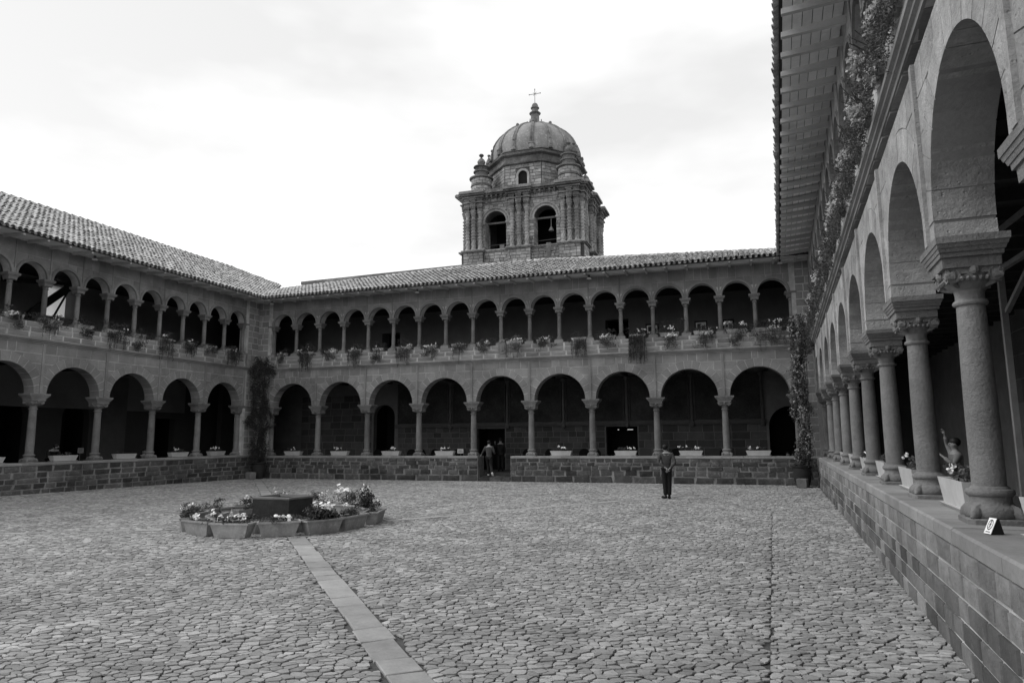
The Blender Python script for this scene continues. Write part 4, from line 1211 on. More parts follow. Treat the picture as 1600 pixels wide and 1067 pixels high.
for k in range(0, 8, 2):
    an = -90 + k * 45
    mt = Matrix.Translation((DX, DY, 0)) @ Matrix.Rotation(R(an + 90), 4, 'Z') @ Matrix.Translation((0, -AP, 0))
    q = MB()
    q.box(-.5, -.34, -.12, .05, ZD, ZD + 1.1); q.box(.34, .5, -.12, .05, ZD, ZD + 1.1)
    n_ = 12; P = []; fs = []
    for i in range(n_ + 1):
        a = math.pi * i / n_
        for rr_, y in ((.34, .05), (.34, -.12), (.5, -.12), (.5, .05)): P.append((rr_ * math.cos(a), y, ZD + 1.1 + rr_ * math.sin(a)))
    for i in range(n_):
        for j in range(3): fs.append((4 * i + j, 4 * i + j + 1, 4 * i + 5 + j, 4 * i + 4 + j))
    q.add(P, fs)
    o = q.build('drum_window', 'tower', TW); o.matrix_local = mt
    q = MB(); q.prism([(-.34, ZD)] + [(.34, ZD)] + [(.34 * math.cos(math.pi * i / 12), ZD + 1.1 + .34 * math.sin(math.pi * i / 12)) for i in range(13)], -.035, -.02)
    o = q.build('black_window_plate', 'black', TW); o.matrix_local = mt  # solid black plate on the drum; the window's inner darkness is its colour
b = MB()
for (a0, z0, a1, z1) in ((AP + .02, ZD1, AP + .18, ZD1 + .06), (AP + .18, ZD1 + .06, AP + .2, ZD1 + .14), (AP + .2, ZD1 + .14, AP + .04, ZD1 + .16), (AP + .04, ZD1 + .16, AP + .04, ZD1 + .62),
                         (AP + .04, ZD1 + .62, AP + .3, ZD1 + .70), (AP + .3, ZD1 + .70, AP + .34, ZD1 + .82), (AP + .34, ZD1 + .82, AP + .05, ZD1 + .86), (AP + .05, ZD1 + .86, AP + .02, ZD1 + 1.02), (AP + .02, ZD1 + 1.02, AP + .12, ZD1 + 1.06), (AP + .12, ZD1 + 1.06, AP + .10, ZD1 + 1.14), (AP + .10, ZD1 + 1.14, AP - 1, ZD1 + 1.16)):
    octring(b, a0, z0, a1, z1)
b.build('drum_cornice', 'tower_dark', TW)
ZB = ZD1 + 1.14
RD = 3.42
ZTOP = 26.0
def dome_p(a, t, r_add=0):   # t 0..1 base to crown
    ph = t * math.pi / 2
    r_ = (RD * math.cos(ph) ** 1.25 if t < .999 else 0) + r_add
    return (DX + r_ * math.cos(a), DY + r_ * math.sin(a), ZB + .5 + (ZTOP - ZB - .5) * math.sin(ph) + r_add * math.sin(ph))
b = MB(); nn = 64; P = []; fs = []
rows = [(-1)] + [i / 18 for i in range(18)]
for t in rows:
    for k in range(nn):
        a = 2 * math.pi * k / nn
        if t < 0: P.append((DX + RD * math.cos(a), DY + RD * math.sin(a), ZB - .1))
        else: P.append(dome_p(a, t))
for i in range(len(rows) - 1):
    for k in range(nn): fs.append((i * nn + k, i * nn + (k + 1) % nn, (i + 1) * nn + (k + 1) % nn, (i + 1) * nn + k))
fs.append(tuple((len(rows) - 1) * nn + k for k in range(nn)))
b.add(P, fs); DM = b.build('dome', 'dome', TW, smooth=True)
for k in range(16):
    a = 2 * math.pi * (k + .5) / 16
    b = MB()
    for off in (-.020, .020):
        b.tube([dome_p(a + off, t / 12, .03) for t in range(0, 12)], [.075] * 12, 5)
    q = 0.0
    for t in range(1, 22): b.ball(dome_p(a, t / 24, .02), .05, 5, 3)
    b.build('rib', 'tower_dark', DM)
    b = MB()
    if k % 2 == 0:
        p = dome_p(a, .62, .1); b.ball(p, .13, 8, 5); b.build('ball', 'tower_dark', DM, smooth=True)
    p = (DX + (RD + .06) * math.cos(a), DY + (RD + .06) * math.sin(a))
    b = MB(); b.lathe([(.22, ZB), (.22, ZB + .12), (.13, ZB + .2), (.15, ZB + .35), (.08, ZB + .62), (.04, ZB + .75), (.10, ZB + .80), (.10, ZB + .9), (.02, ZB + .97)] if k % 2 else [(.2, ZB), (.2, ZB + .3), (.24, ZB + .34), (.2, ZB + .42)], 8, p[0], p[1]); b.build('pinnacle', 'tower_dark', DM)
ZL = ZTOP - .05
b = MB(); b.lathe([(.62, ZL - .1), (.62, ZL + .03), (.36, ZL + .06), (.34, ZL + .2), (.33, ZL + .98), (.42, ZL + 1.02), (.46, ZL + 1.08), (.40, ZL + 1.14), (.27, ZL + 1.18), (.25, ZL + 1.45), (.34, ZL + 1.50), (.34, ZL + 1.56), (.24, ZL + 1.62), (.25, ZL + 1.74), (.18, ZL + 1.88), (.06, ZL + 1.96)], 14, DX, DY)
b.build('lantern', 'tower_dark', TW, smooth=True, angle=R(35))
for k in range(8):
    a = 2 * math.pi * (k + .5) / 8
    b = MB(); b.lathe([(.10, ZL - .1), (.10, ZL + .1), (.05, ZL + .14), (.07, ZL + .22), (.03, ZL + .34), (.05, ZL + .38), (.01, ZL + .44)], 6, DX + .62 * math.cos(a), DY + .62 * math.sin(a)); b.build('small_pinnacle', 'tower_dark', TW)
b = MB(); zc = ZL + 1.9
b.bar((DX, DY, zc), (DX, DY, zc + 1.15), .035, .035); b.bar((DX - .42, DY, zc + .82), (DX + .42, DY, zc + .82), .035, .035)
for p in ((0, 1.2), (-.45, .82), (.45, .82)): b.ball((DX + p[0], DY, zc + p[1]), .05, 5, 4)
b.bar((DX - .14, DY, zc + .68), (DX + .14, DY, zc + .96), .02, .02); b.bar((DX + .14, DY, zc + .68), (DX - .14, DY, zc + .96), .02, .02)
b.build('iron_cross', 'iron_pale', TW)
for i, (x, y) in enumerate(((.85, .75), (TWW - .85, .75), (TWW - .85, TWD - .75), (.85, TWD - .75))):
    b = MB(); z = ZD - .05
    b.lathe([(.72, z), (.72, z + .72), (.80, z + .76), (.80, z + .84), (.70, z + .88), (.72, z + 1.30), (.90, z + 1.36), (.90, z + 1.44), (.66, z + 1.52), (.46, z + 1.60), (.50, z + 1.86), (.60, z + 1.90), (.60, z + 1.98), (.42, z + 2.04), (.46, z + 2.24), (.60, z + 2.30), (.58, z + 2.36), (.2, z + 2.42)], 18, x, y)
    tr_ = b.build('corner_turret', 'tower_dark', TW, smooth=True, angle=R(30))
    b = MB()
    for (r0_, za, zb_, nr) in ((.72, z + .05, z + .72, 3), (.72, z + .88, z + 1.30, 2)):
        for j in range(nr):
            for k in range(11):
                a0 = 2 * math.pi * (k + .5 * (j % 2)) / 11; a1 = a0 + 2 * math.pi / 11
                h0 = za + (zb_ - za) * j / nr + .012; h1 = za + (zb_ - za) * (j + 1) / nr - .012
                P = []
                for r_ in (r0_ + .03 + U(0, .02), r0_ - .02):
                    for a_ in (a0 + .02, (a0 + a1) / 2, a1 - .02):
                        for h_ in (h0, h1): P.append((x + r_ * math.cos(a_), y + r_ * math.sin(a_), h_))
                b.add(P, [(0, 2, 3, 1), (2, 4, 5, 3), (0, 1, 7, 6), (4, 10, 11, 5), (1, 3, 9, 7), (3, 5, 11, 9), (0, 6, 8, 2), (2, 8, 10, 4)], U(0, 1))
    b.build('turret_stones', 'tower', tr_, kind='stuff')
    b = MB(); z += 2.40
    b.lathe([(.16, z), (.14, z + .08), (.30, z + .26), (.31, z + .36), (.20, z + .54), (.08, z + .64), (.07, z + .74), (.16, z + .80), (.19, z + .88), (.12, z + .96), (.02, z + .98)], 12, x, y); b.build('urn', 'tower_dark', tr_, smooth=True, angle=R(50))
# smaller finials along the cornice of the drum
for a in (22.5, 157.5, 202.5, 337.5, 67.5, 112.5):
    x = DX + 3.62 * math.cos(R(a)); y = DY + 3.62 * math.sin(R(a))
    b = MB(); z = ZD1 + .8; b.lathe([(.2, z), (.2, z + .2), (.12, z + .28), (.26, z + .45), (.2, z + .65), (.07, z + .9), (.05, z + 1.0), (.12, z + 1.06), (.12, z + 1.14), (.02, z + 1.2)], 10, x, y)
    b.build('finial', 'tower_dark', TW, smooth=True, angle=R(50))
b = MB(); b.lathe([(.02, 0), (.2, .0), (.17, .08), (.10, .2), (.07, .28), (.03, .32), (.02, .95)], 10)
o = b.build('bell', 'iron_pale', smooth=True, angle=R(40)); o.matrix_world = TW.matrix_world @ Matrix.Translation((5.92 + .32, .56, ZSP - .90)); tag(o, 'small bell hanging in the right front arch of the church tower', 'bell')
bpy.context.view_layer.update()
o.matrix_world = TW.matrix_world @ Matrix.Translation((6.2, .56, ZSP - .88))

# nave wall behind the far roof, and the small cross on the roof
NV = thing('church_nave', 'long plain church wall with dark coping seen just above the far tiled roof', 'building', (-28.15, 36.0, 0), 0)
b = MB(); b.box(0, 13, 0, 6, 0, 11.92); b.build('wall', 'tower', NV)
b = MB(); b.box(-.1, 13.1, -.12, 6.1, 11.921, 12.12); b.build('coping', 'tower_dark', NV)
b = MB(); b.box(-.28, .28, -.2, .2, -.6, .12); b.box(-.11, .11, -.09, .09, .12, 1.15); b.box(-.24, .24, -.075, .075, .70, .90)
o = b.build('stone_cross', 'tower_dark'); o.location = (-10.4, 33.07, 10.85); tag(o, 'small grey stone cross standing on the far roof in front of the tower', 'cross')
b = MB(); b.box(-1.6, 1.6, 0, .8, -1.5, .1)
b.add([(-1.7, -.05, .1), (1.7, -.05, .1), (1.7, .9, .1), (-1.7, .9, .1), (0, .4, .34)], [(0, 1, 4), (1, 2, 4), (2, 3, 4), (3, 0, 4)])
o = b.build('roof_hump', 'tower_dark'); o.location = (-12.6, 33.2, 10.9); tag(o, 'low pitched cap of masonry on the far roof below the tower', 'roof block')

# ------------------------------------------------------------------ plants
def leaves(n, cen, size, spread_fn=None, aspect=.6, seed=0, up=.3):
    """n folded leaf quads at the given centres."""
    g = np.random.default_rng(seed)
    cen = np.asarray(cen)
    n = len(cen)
    d = g.normal(size=(n, 3)); d /= np.linalg.norm(d, axis=1)[:, None]
    nn_ = g.normal(size=(n, 3)) + np.array([0, -.4, up]); nn_ -= (nn_ * d).sum(1)[:, None] * d; nn_ /= np.linalg.norm(nn_, axis=1)[:, None]
    s = np.cross(d, nn_)
    L_ = size * g.uniform(.6, 1.3, n)[:, None]; w_ = L_ * aspect * .5
    a = cen - d * L_ * .5; c = cen + d * L_ * .5; l = cen + s * w_ - nn_ * L_ * .1; r = cen - s * w_ - nn_ * L_ * .1
    V = np.stack([a, l, c, r], 1).reshape(-1, 3)
    fs = []
    for i in range(n): o = 4 * i; fs += [(o, o + 1, o + 2), (o, o + 2, o + 3)]
    t = np.repeat(g.uniform(.02, 1, n), 2)
    return V, fs, t
def leaf_mesh(name, cen, size, m_, aspect=.6, seed=0, up=.3):
    V, fs, t = leaves(len(cen), cen, size, None, aspect, seed, up)
    me = bpy.data.meshes.new(name); me.from_pydata([tuple(v) for v in V], [], fs)
    a = me.attributes.new('tone', 'FLOAT', 'FACE'); a.data.foreach_set('value', t.astype(np.float32)); me.materials.append(M[m_]); return me
def clump(g, n, c, r):
    """points in lumps: a few random sub-centres give an uneven outline."""
    c = np.array(c); r = np.array(r)
    k = max(3, n // 45)
    sub = g.normal(size=(k, 3)) * .48 * r
    i = g.integers(0, k, n)
    return c + sub[i] + g.normal(size=(n, 3)) * r * .22
def flower_mesh(name, cen, size, m_, seed=0, petals=6):
    g = np.random.default_rng(seed); mb = MB()
    for c in cen:
        mb.ball(tuple(c), size * .5, 7, 4, (1, 1, .7), g.uniform(.3, .98))
        for q in range(5):      # a head of several small blooms
            o = np.array(c) + g.normal(size=3) * size * .55
            nrm = g.normal(size=3) + np.array([0, -.8, .6]); nrm /= np.linalg.norm(nrm)
            u = np.cross(nrm, [0.1, .2, 1]); u /= np.linalg.norm(u); v = np.cross(nrm, u)
            s_ = size * g.uniform(.35, .6)
            P = [tuple(o + nrm * s_ * .25)] + [tuple(o + u * s_ * math.cos(k * 2 * math.pi / petals) + v * s_ * math.sin(k * 2 * math.pi / petals)) for k in range(petals)]
            mb.add(P, [(0, 1 + k, 1 + (k + 1) % petals) for k in range(petals)], g.uniform(.02, .98))
    me = mb.mesh(name); me.materials.append(M[m_]); return me
def trails(g, n, x0, x1, z, y, lmin, lmax, dens=42):
    out = []; stems = []
    for _ in range(n):
        x = g.uniform(x0, x1); L_ = g.uniform(lmin, lmax); m_ = int(L_ * dens); sw = g.uniform(-.08, .08)
        pts = []
        for i in range(m_):
            t = i / max(m_ - 1, 1)
            pts.append((x + sw * t + g.normal() * .012, y - .03 * math.sin(t * 3) + g.normal() * .012, z - L_ * t))
        out += pts; stems.append([pts[0], pts[m_ // 2], pts[-1]] if m_ > 2 else pts)
    return out, stems
def hanging_plant(label, loc, rotz, kind, seed, group, pot=True, wid=.8, mat_='leaf', tr=None, fl=6, fm='flower', hgt=.34, size=.055, n=420, thick=.17, drop=.1):
    g = np.random.default_rng(seed)
    t = thing('hanging_plant', label, 'plant', loc, rotz, group)
    n = int(n * 2.0); wid *= 1.08
    cen = clump(g, n, (0, 0, hgt * .5), (wid * .5, thick * 1.25, hgt * .68))
    over = clump(g, int(n * .45), (0, -thick * 1.1, -.02 - drop), (wid * .42, thick * .5, .16 + drop))
    cen = np.vstack([cen, over])
    cen[:, 2] = np.where(cen[:, 1] > -.10, np.maximum(cen[:, 2], .02), cen[:, 2])
    if tr:
        p, st = trails(g, int(tr[0] * 1.1), -wid * .42, wid * .42, 0.06, -thick - .06, tr[1], tr[2])
        link('trailing_leaves', leaf_mesh('trailing_leaves', np.array(p), .052, mat_, .6, seed + 1), None, t, kind='stuff')
        b = MB()
        for s_ in st:
            if len(s_) > 1: b.tube(s_, .004, 3)
        b.build('trailing_stems', 'stem', t, kind='stuff')
    link('foliage', leaf_mesh('foliage', cen, size, mat_, .6, seed), None, t, kind='stuff')
    if fl:
        fc = clump(g, fl, (0, -thick * .6, hgt * .55), (wid * .46, thick * .9, hgt * .42))
        link('blossom', flower_mesh('blossom', fc, .05, fm, seed), None, t, kind='stuff')
    if pot:
        b = MB()
        w_ = wid * .36
        P = [(-w_, -.09, 0), (w_, -.09, 0), (w_, .09, 0), (-w_, .09, 0), (-w_ - .04, -.12, .17), (w_ + .04, -.12, .17), (w_ + .04, .12, .17), (-w_ - .04, .12, .17)]
        b.add(P, [(0, 3, 2, 1), (0, 1, 5, 4), (1, 2, 6, 5), (2, 3, 7, 6), (3, 0, 4, 7), (4, 5, 6, 7)]); b.build('pot', 'pot_clay', t)
    return t
# far parapet: one plant beside almost every small column (local s, traits)
far_pl = [(-23.58, 'small bushy plant with pale flowers', dict(wid=.6, fl=6, n=320)),
          (-22.03, 'big rounded plant with a curtain of long trailing stems', dict(wid=.85, tr=(26, .4, .95), fl=8, hgt=.45, n=520)),
          (-20.67, 'white-flowered geranium with a few short trails', dict(wid=.8, tr=(5, .2, .5), fl=14)),
          (-19.27, 'wide plant with many long thin trailing stems', dict(wid=.85, tr=(22, .4, .95), fl=8, hgt=.42)),
          (-17.97, 'thick dark plant drooping over the parapet edge', dict(wid=.7, mat_='leaf_dark', drop=.3, tr=(6, .3, .6), fl=5, n=480)),
          (-16.57, 'light green plant with long trails on both sides', dict(wid=.9, tr=(20, .35, .9), fl=7, hgt=.42)),
          (-15.21, 'low dark geranium with a short dangling tuft', dict(wid=.85, mat_='leaf_dark', tr=(4, .3, .5), fl=8, hgt=.26)),
          (-13.68, 'sparse geranium with a few hair-thin trails', dict(wid=.9, tr=(5, .3, .9), fl=8, hgt=.26)),
          (-12.45, 'low row of small blooms left of the carved shield', dict(wid=.75, fl=14, hgt=.24)),
          (-10.95, 'pale plant with thin trails right of the carved shield', dict(wid=.85, tr=(10, .4, .9), fl=10, mat_='leaf_pale', hgt=.3)),
          (-9.54, 'compact geranium with a row of small pale flowers', dict(wid=.75, fl=12, hgt=.28)),
          (-7.91, 'fine trailing curtain spreading leftward over the parapet', dict(wid=.8, tr=(26, .4, .85), fl=3, hgt=.3)),
          (-6.61, 'dense geranium with many small white flowers', dict(wid=.85, fl=18, hgt=.34, n=480)),
          (-5.30, 'plant with the longest thick dark curtain of trails', dict(wid=.8, mat_='leaf_dark', tr=(40, .6, 1.25), fl=6, hgt=.36)),
          (-3.94, 'large round bush with pale blossoms hanging over the edge', dict(wid=.95, fl=24, hgt=.5, drop=.2, n=620)),
          (-2.54, 'bush with two drooping tufts and white blossoms', dict(wid=.95, fl=16, hgt=.42, drop=.2, tr=(6, .3, .5), n=560)),
          (-1.21, 'flowering bush spilling white blossoms below the sill', dict(wid=.95, fl=20, hgt=.42, drop=.22, n=600)),
          (0.05, 'widest flowering bush beside the climbing plant at the right corner', dict(wid=1.25, fl=20, hgt=.45, drop=.2, tr=(7, .5, .9), n=800))]
for i, (x, tx, kw) in enumerate(far_pl):
    s = (x + 24.26) / math.cos(R(aB))
    loc = at(WB, s, -.22, ZP)
    hanging_plant('%s, on the far balcony' % tx, loc, R(aB), 0, 100 + i, 'plants on the far balcony', **kw)
left_pl = [(15.98, 'left-edge pot of white geraniums', dict(wid=.8, fl=16, hgt=.28)),
           (17.35, 'wide clay trough with sparse grey foliage and thin trails', dict(wid=1.0, fl=2, tr=(6, .3, .7), hgt=.34, n=520)),
           (18.72, 'dark bush with a drooping tuft beside a small clay pot', dict(wid=.8, fl=4, hgt=.36, mat_='leaf_dark')),
           (20.05, 'spreading green plant with two long trails', dict(wid=.95, fl=4, tr=(14, .4, .8), hgt=.34, n=520)),
           (21.2, 'dark drooping plant hanging as a heavy tuft', dict(wid=.75, fl=2, mat_='leaf_dark', drop=.22, hgt=.3)),
           (22.55, 'feathery plant with several thin long trails', dict(wid=.85, fl=6, tr=(14, .5, .9), hgt=.34)),
           (23.9, 'plant with one heavy dark hanging cluster', dict(wid=.75, fl=3, mat_='leaf_dark', tr=(12, .3, .6), hgt=.28)),
           (25.25, 'low trough of small flowers', dict(wid=.8, fl=9, hgt=.22)),
           (26.6, 'corner plant with a bushy dark fall of leaves', dict(wid=.9, fl=6, tr=(16, .4, .8), drop=.2, hgt=.3, n=520))]
for i, (y, tx, kw) in enumerate(left_pl):
    hanging_plant('%s, on the left balcony' % tx, at(WL, y - 9.322, -.22, ZP), R(91.034), 0, 200 + i, 'plants on the left balcony', **kw)
# right balcony: one dense shrub of pale blossoms after another
def shrub_right(i, y, kw):
    g = np.random.default_rng(300 + i)
    t = thing('balcony_shrub', kw['label'], 'plant', at(WR, 29.634 - y, -.30, ZP), R(-90.372), 'pale-flowered shrubs along the right balcony')
    n = kw['n']
    sp_ = .46
    cen = clump(g, int(n * 1.1), (0, -.08, .14), (sp_, .15, .24))
    dr_ = clump(g, n // 2, (0, -.22, -.22), (sp_ * .8, .12, .32))
    p, st = trails(g, 9, -.5, .5, .0, -.2, .3, .85, 40)
    allc = np.vstack([cen, dr_, np.array(p)])
    allc[:, 1] = np.where(allc[:, 2] < .02, np.minimum(allc[:, 1], -.07), allc[:, 1])
    link('foliage', leaf_mesh('foliage', allc, kw['s'], 'leaf', .55, 300 + i), None, t, kind='stuff')
    fc = clump(g, kw['fl'], (0, -.14, .20), (sp_, .17, .28))
    link('blossom', flower_mesh('blossom', fc, .055 if yy < 16 else .06, 'flower_grey', i), None, t, kind='stuff')
    b = MB()
    for k in range(10):
        a = g.uniform(-.4, .4); b.tube([(a * .2, .03, .1), (a * .7, -.1, .3), (a, -.25 + g.uniform(-.1, .1), .5 + g.uniform(-.2, .2))], .006, 4)
    b.build('twigs', 'stem', t, kind='stuff')
    b = MB(); b.lathe([(.10, .0), (.14, .22), (.155, .22), (.155, .26), (.13, .26)], 14, 0, 0); b.build('pot', 'pot_clay', t, smooth=True, angle=R(40))
yy = 28.6; i = 0
wh = ['thin', 'full', 'tall', 'low', 'loose', 'dense', 'ragged', 'bushy', 'drooping', 'rounded', 'spiky', 'heavy', 'broad', 'straggly', 'upright', 'spreading']
while yy > 6.2:
    nm = ('nearest to the camera' if yy < 7.6 else ('at the far end' if i == 0 else '%s from the far end' % ORD[i]))
    shrub_right(i, yy, dict(label='pale-flowered %s shrub on the right balcony, %s' % (wh[i % 16], nm), n=1500 if yy < 16 else 620, s=.034 if yy < 16 else .055, fl=110 if yy < 16 else 45)); i += 1
    yy -= 1.378
# climbing plants in the two far corners
def climber(label, x, y, z0, z1, wd, rotz, seed, fl, n, wob=.3):
    g = np.random.default_rng(seed)
    t = thing('climbing_plant', label, 'plant', (x, y, 0), rotz)
    z = g.uniform(z0, z1, n); ph = (z - z0) / (z1 - z0)
    ctr = np.sin(z * 1.7 + seed) * wd * .2
    wdt = wd * (.55 + .35 * np.sin(z * 2.3 + 1) + .25 * np.sin(z * 5.1))
    wdt = np.maximum(wdt, wd * .55)
    k = 90; cx_ = g.uniform(-1, 1, k); cz_ = g.uniform(z0, z1, k)
    j = g.integers(0, k, n)
    zz = cz_[j] + g.normal(size=n) * .16; xx = np.sin(zz * 1.7 + seed) * wd * .07 + cx_[j] * np.interp(zz, np.sort(z), wdt[np.argsort(z)]) * .5 + g.normal(size=n) * .07
    yy_ = -np.abs(g.normal(size=n)) * .13 - .02 - .12 * np.clip(1 - np.abs(cx_[j]), 0, 1)
    zz = np.clip(zz, z0 - .1, z1 + .15)
    link('foliage', leaf_mesh('foliage', np.stack([xx, yy_, zz], 1), .075, 'leaf_dark' if not fl else 'leaf', .6, seed), None, t, kind='stuff')
    if fl:
        q = g.integers(0, n, fl); link('blossom', flower_mesh('blossom', np.stack([xx, yy_ - .08, zz], 1)[q], .05, 'flower_grey', seed), None, t, kind='stuff')
    for k in range(4):
        b = MB(); b.tube([(g.uniform(-.1, .1), -.12, .45), (g.uniform(-.2, .2), -.08, z0 + .6), (g.uniform(-.3, .3), -.06, (z0 + z1) / 2), (g.uniform(-.3, .3), -.05, z1 - .4)], [.02, .018, .014, .006], 5); b.build('stem', 'stem', t)
    return t
climber('dark leafy climber covering the left corner pier of the courtyard', -24.45, 28.25, .85, 6.0, 1.4, R(40), 41, 0, 10500)
climber('tall flowering climber covering the right corner pier of the courtyard', 1.20, 29.0, .7, 6.5, 1.0, R(-38), 42, 160, 9500)
for (x, y, lb) in ((-24.15, 27.95, 'dark round clay pot at the foot of the left corner climber'), (.95, 28.75, 'dark round clay pot at the foot of the right corner climber')):
    t = thing('plant_pot', lb, 'pot', (x, y, gh(x, y)))
    b = MB(); b.lathe([(.22, 0), (.30, .25), (.33, .5), (.30, .72), (.34, .75), (.34, .80), (.28, .80), (.26, .72)], 16); b.build('pot', 'wood', t, smooth=True, angle=R(40))
    g = np.random.default_rng(int(x * 10) % 97); link('foliage', leaf_mesh('foliage', clump(g, 500, (0, 0, 1.0), (.4, .35, .35)), .07, 'leaf_dark', .6, 3), None, t, kind='stuff')
for (x, y, lb) in ((-24.10, 27.35, 'small pale stone block on the cobbles below the left corner climber'), (.92, 28.25, 'small grey stone block on the cobbles below the right corner climber')):
    b = MB(); b.lathe([(.20, 0), (.24, .02), (.25, .32), (.22, .34)], 4); o = b.build('stone_block', 'rubble_light'); o.location = (x, y, gh(x, y)); o.rotation_euler = (0, 0, R(30)); tag(o, lb, 'stone block')

# ------------------------------------------------------------------ white troughs on the arcade walls
def trough(label, W, s, L_=.95, seed=0, group='white flower troughs on the arcade walls', d=-.02, fl=8, saucer=True, leafn=110, hh=.23, big=False):
    p = at(W, s, d, ZT); 
    t = thing('flower_trough', label, 'planter', p, W.matrix_world.to_euler().z, group)
    hl = L_ / 2; wb = .10; wt = .135 
    b = MB()
    P = []
    for (l, w_, z) in ((hl - .08, wb, .015), (hl, wt, hh), (hl - .02, wt - .02, hh), (hl - .025, wt - .025, hh - .05)):
        P += [(-l, -w_, z), (l, -w_, z), (l, w_, z), (-l, w_, z)]
    fs = [(0, 3, 2, 1)]
    for r_ in range(3):
        for k in range(4): fs.append((4 * r_ + k, 4 * r_ + (k + 1) % 4, 4 * r_ + 4 + (k + 1) % 4, 4 * r_ + 4 + k))
    b.add(P, fs); b.build('trough', 'pot_white', t)
    b = MB(); b.add([P[12], P[13], P[14], P[15]], [(0, 1, 2, 3)]); b.build('soil', 'soil', t)
    if saucer:
        b = MB(); b.add([(-hl + .05, -wb - .02, .0), (hl - .05, -wb - .02, .0), (hl - .05, wb + .02, .0), (-hl + .05, wb + .02, .0), (-hl, -wb - .05, .04), (hl, -wb - .05, .04), (hl, wb + .05, .04), (-hl, wb + .05, .04)],
                        [(0, 3, 2, 1), (0, 1, 5, 4), (1, 2, 6, 5), (2, 3, 7, 6), (3, 0, 4, 7), (4, 5, 6, 7)]); b.build('saucer', 'pot_white', t)
    g = np.random.default_rng(seed)
    cen = clump(g, leafn, (0, 0, hh + .06), (hl * .8, .1, .08)); cen[:, 2] = np.maximum(cen[:, 2], hh - .03)
    link('foliage', leaf_mesh('foliage', cen, .065, 'leaf', .75, seed), None, t, kind='stuff')
    if fl:
        fc = clump(g, fl, (0, -.02, hh + .13), (hl * .75, .08, .06)); link('blossom', flower_mesh('blossom', fc, .045, 'flower', seed), None, t, kind='stuff')
    return t
B_TR = [(-22.83, 'with low sparse leaves, in the first arch of the far wing'), (-20.13, 'with tiny plants, in the second arch of the far wing'), (-17.29, 'with a leafy clump, in the third arch of the far wing'),
        (-14.48, 'with pale blooms, just left of the gap in the far wall'), (-8.86, 'with two clumps of pale leaves, in the sixth arch of the far wing'), (-6.0, 'before the dark doorway right of centre'),
        (-3.27, 'behind the standing man, with a flower at its left end'), (-.61, 'with bright white flowers at its right end, in the last far arch')]
for i, (x, tx) in enumerate(B_TR):
    trough('white trough %s' % tx, WB, (x + 24.26) / math.cos(R(aB)), .98, 400 + i, fl=5 + (i * 3) % 7)
L_TR = [(15.75, 'at the left edge of the picture'), (18.46, 'in front of the leaning person in the left arcade'), (21.12, 'without flowers in the middle arch of the left wing'), (23.93, 'in the fourth arch of the left wing'), (26.24, 'with white flowers beside the left corner')]
for i, (y, tx) in enumerate(L_TR):
    trough('white trough %s' % tx, WL, y - 9.322, 1.0, 420 + i, fl=[0, 0, 0, 5, 7][i], leafn=[40, 40, 15, 90, 90][i])
R_TR = [(5.9, 'at the right edge of the picture beyond the nearest column'), (8.85, 'with dark leaves between the two nearest right columns'), (11.72, 'between the second and third right columns'), (14.45, 'between the third and fourth right columns'), (17.2, 'between the fourth and fifth right columns'), (19.95, 'between the fifth and sixth right columns'), (22.7, 'half hidden between the sixth and seventh right columns')]
for i, (y, tx) in enumerate(R_TR):
    trough('white trough %s' % tx, WR, 29.634 - y, 1.15, 440 + i, d=.06, fl=[1, 2, 1, 0, 1, 0, 0][i], leafn=420, hh=.32)

# ------------------------------------------------------------------ basin and ring of planters
BA = [(-11.55, 13.22), (-10.92, 13.08), (-10.38, 13.92), (-11.45, 14.12)]
def gzp(px, py, z):
    d = fwd + r2 * ((px - 800) / F) - u2 * ((py - 533.5) / F); t = (z - 1.92) / d.z
    return (d.x * t, d.y * t)
BA = [gzp(394, 776.5, .62), gzp(452, 778, .62), gzp(490, 774, .62), gzp(436, 771.5, .62)]
bc = (sum(p[0] for p in BA) / 4, sum(p[1] for p in BA) / 4)
t = thing('stone_basin', 'dark square stone basin standing in the middle of the planter ring', 'basin', (bc[0], bc[1], 0))
def quadring(b, f0, z0, f1, z1):
    P = [((x - bc[0]) * f0, (y - bc[1]) * f0, z0) for x, y in BA] + [((x - bc[0]) * f1, (y - bc[1]) * f1, z1) for x, y in BA]
    b.add(P, [(k, (k + 1) % 4, 4 + (k + 1) % 4, 4 + k) for k in range(4)])
b = MB(); quadring(b, .97, -.02, .975, .3); quadring(b, .975, .3, .985, .575); quadring(b, .865, .575, .84, .1); quadring(b, .84, .1, .01, .1); b.build('basin_wall', 'basin', t)
b = MB(); quadring(b, .985, .574, 1.0, .585); quadring(b, 1.0, .585, 1.0, .615); quadring(b, 1.0, .615, .97, .63); quadring(b, .97, .63, .88, .63); quadring(b, .88, .63, .865, .574); b.build('basin_rim', 'basin_rim', t)
b = MB(); quadring(b, .855, .3, .01, .3); b.build('water', 'metal', t)
ring = []
desc = ['long lipped clay planter at the very front of the ring, sparse leaves', 'clay planter just right of the front, white blooms above it', 'clay planter right of the front with feathery green leaves', 'clay planter on the right with a big white-flowered geranium', 'clay planter at the right end of the ring, grassy leaves',
        'clay planter behind the right end of the ring, dark leaves', 'clay planter at the back right with large dark geranium', 'clay planter behind the basin to the right, white cluster', 'clay planter directly behind the basin', 'clay planter behind the basin to the left, one white bloom',
        'clay planter at the back left with a thin tall plant', 'clay planter at the back left end with low leaves', 'clay planter at the left end of the ring, shaggy leaves', 'clay planter at the front left, seen nearly end on', 'clay planter front left of the ring with a mass of white flowers']
NR = 14
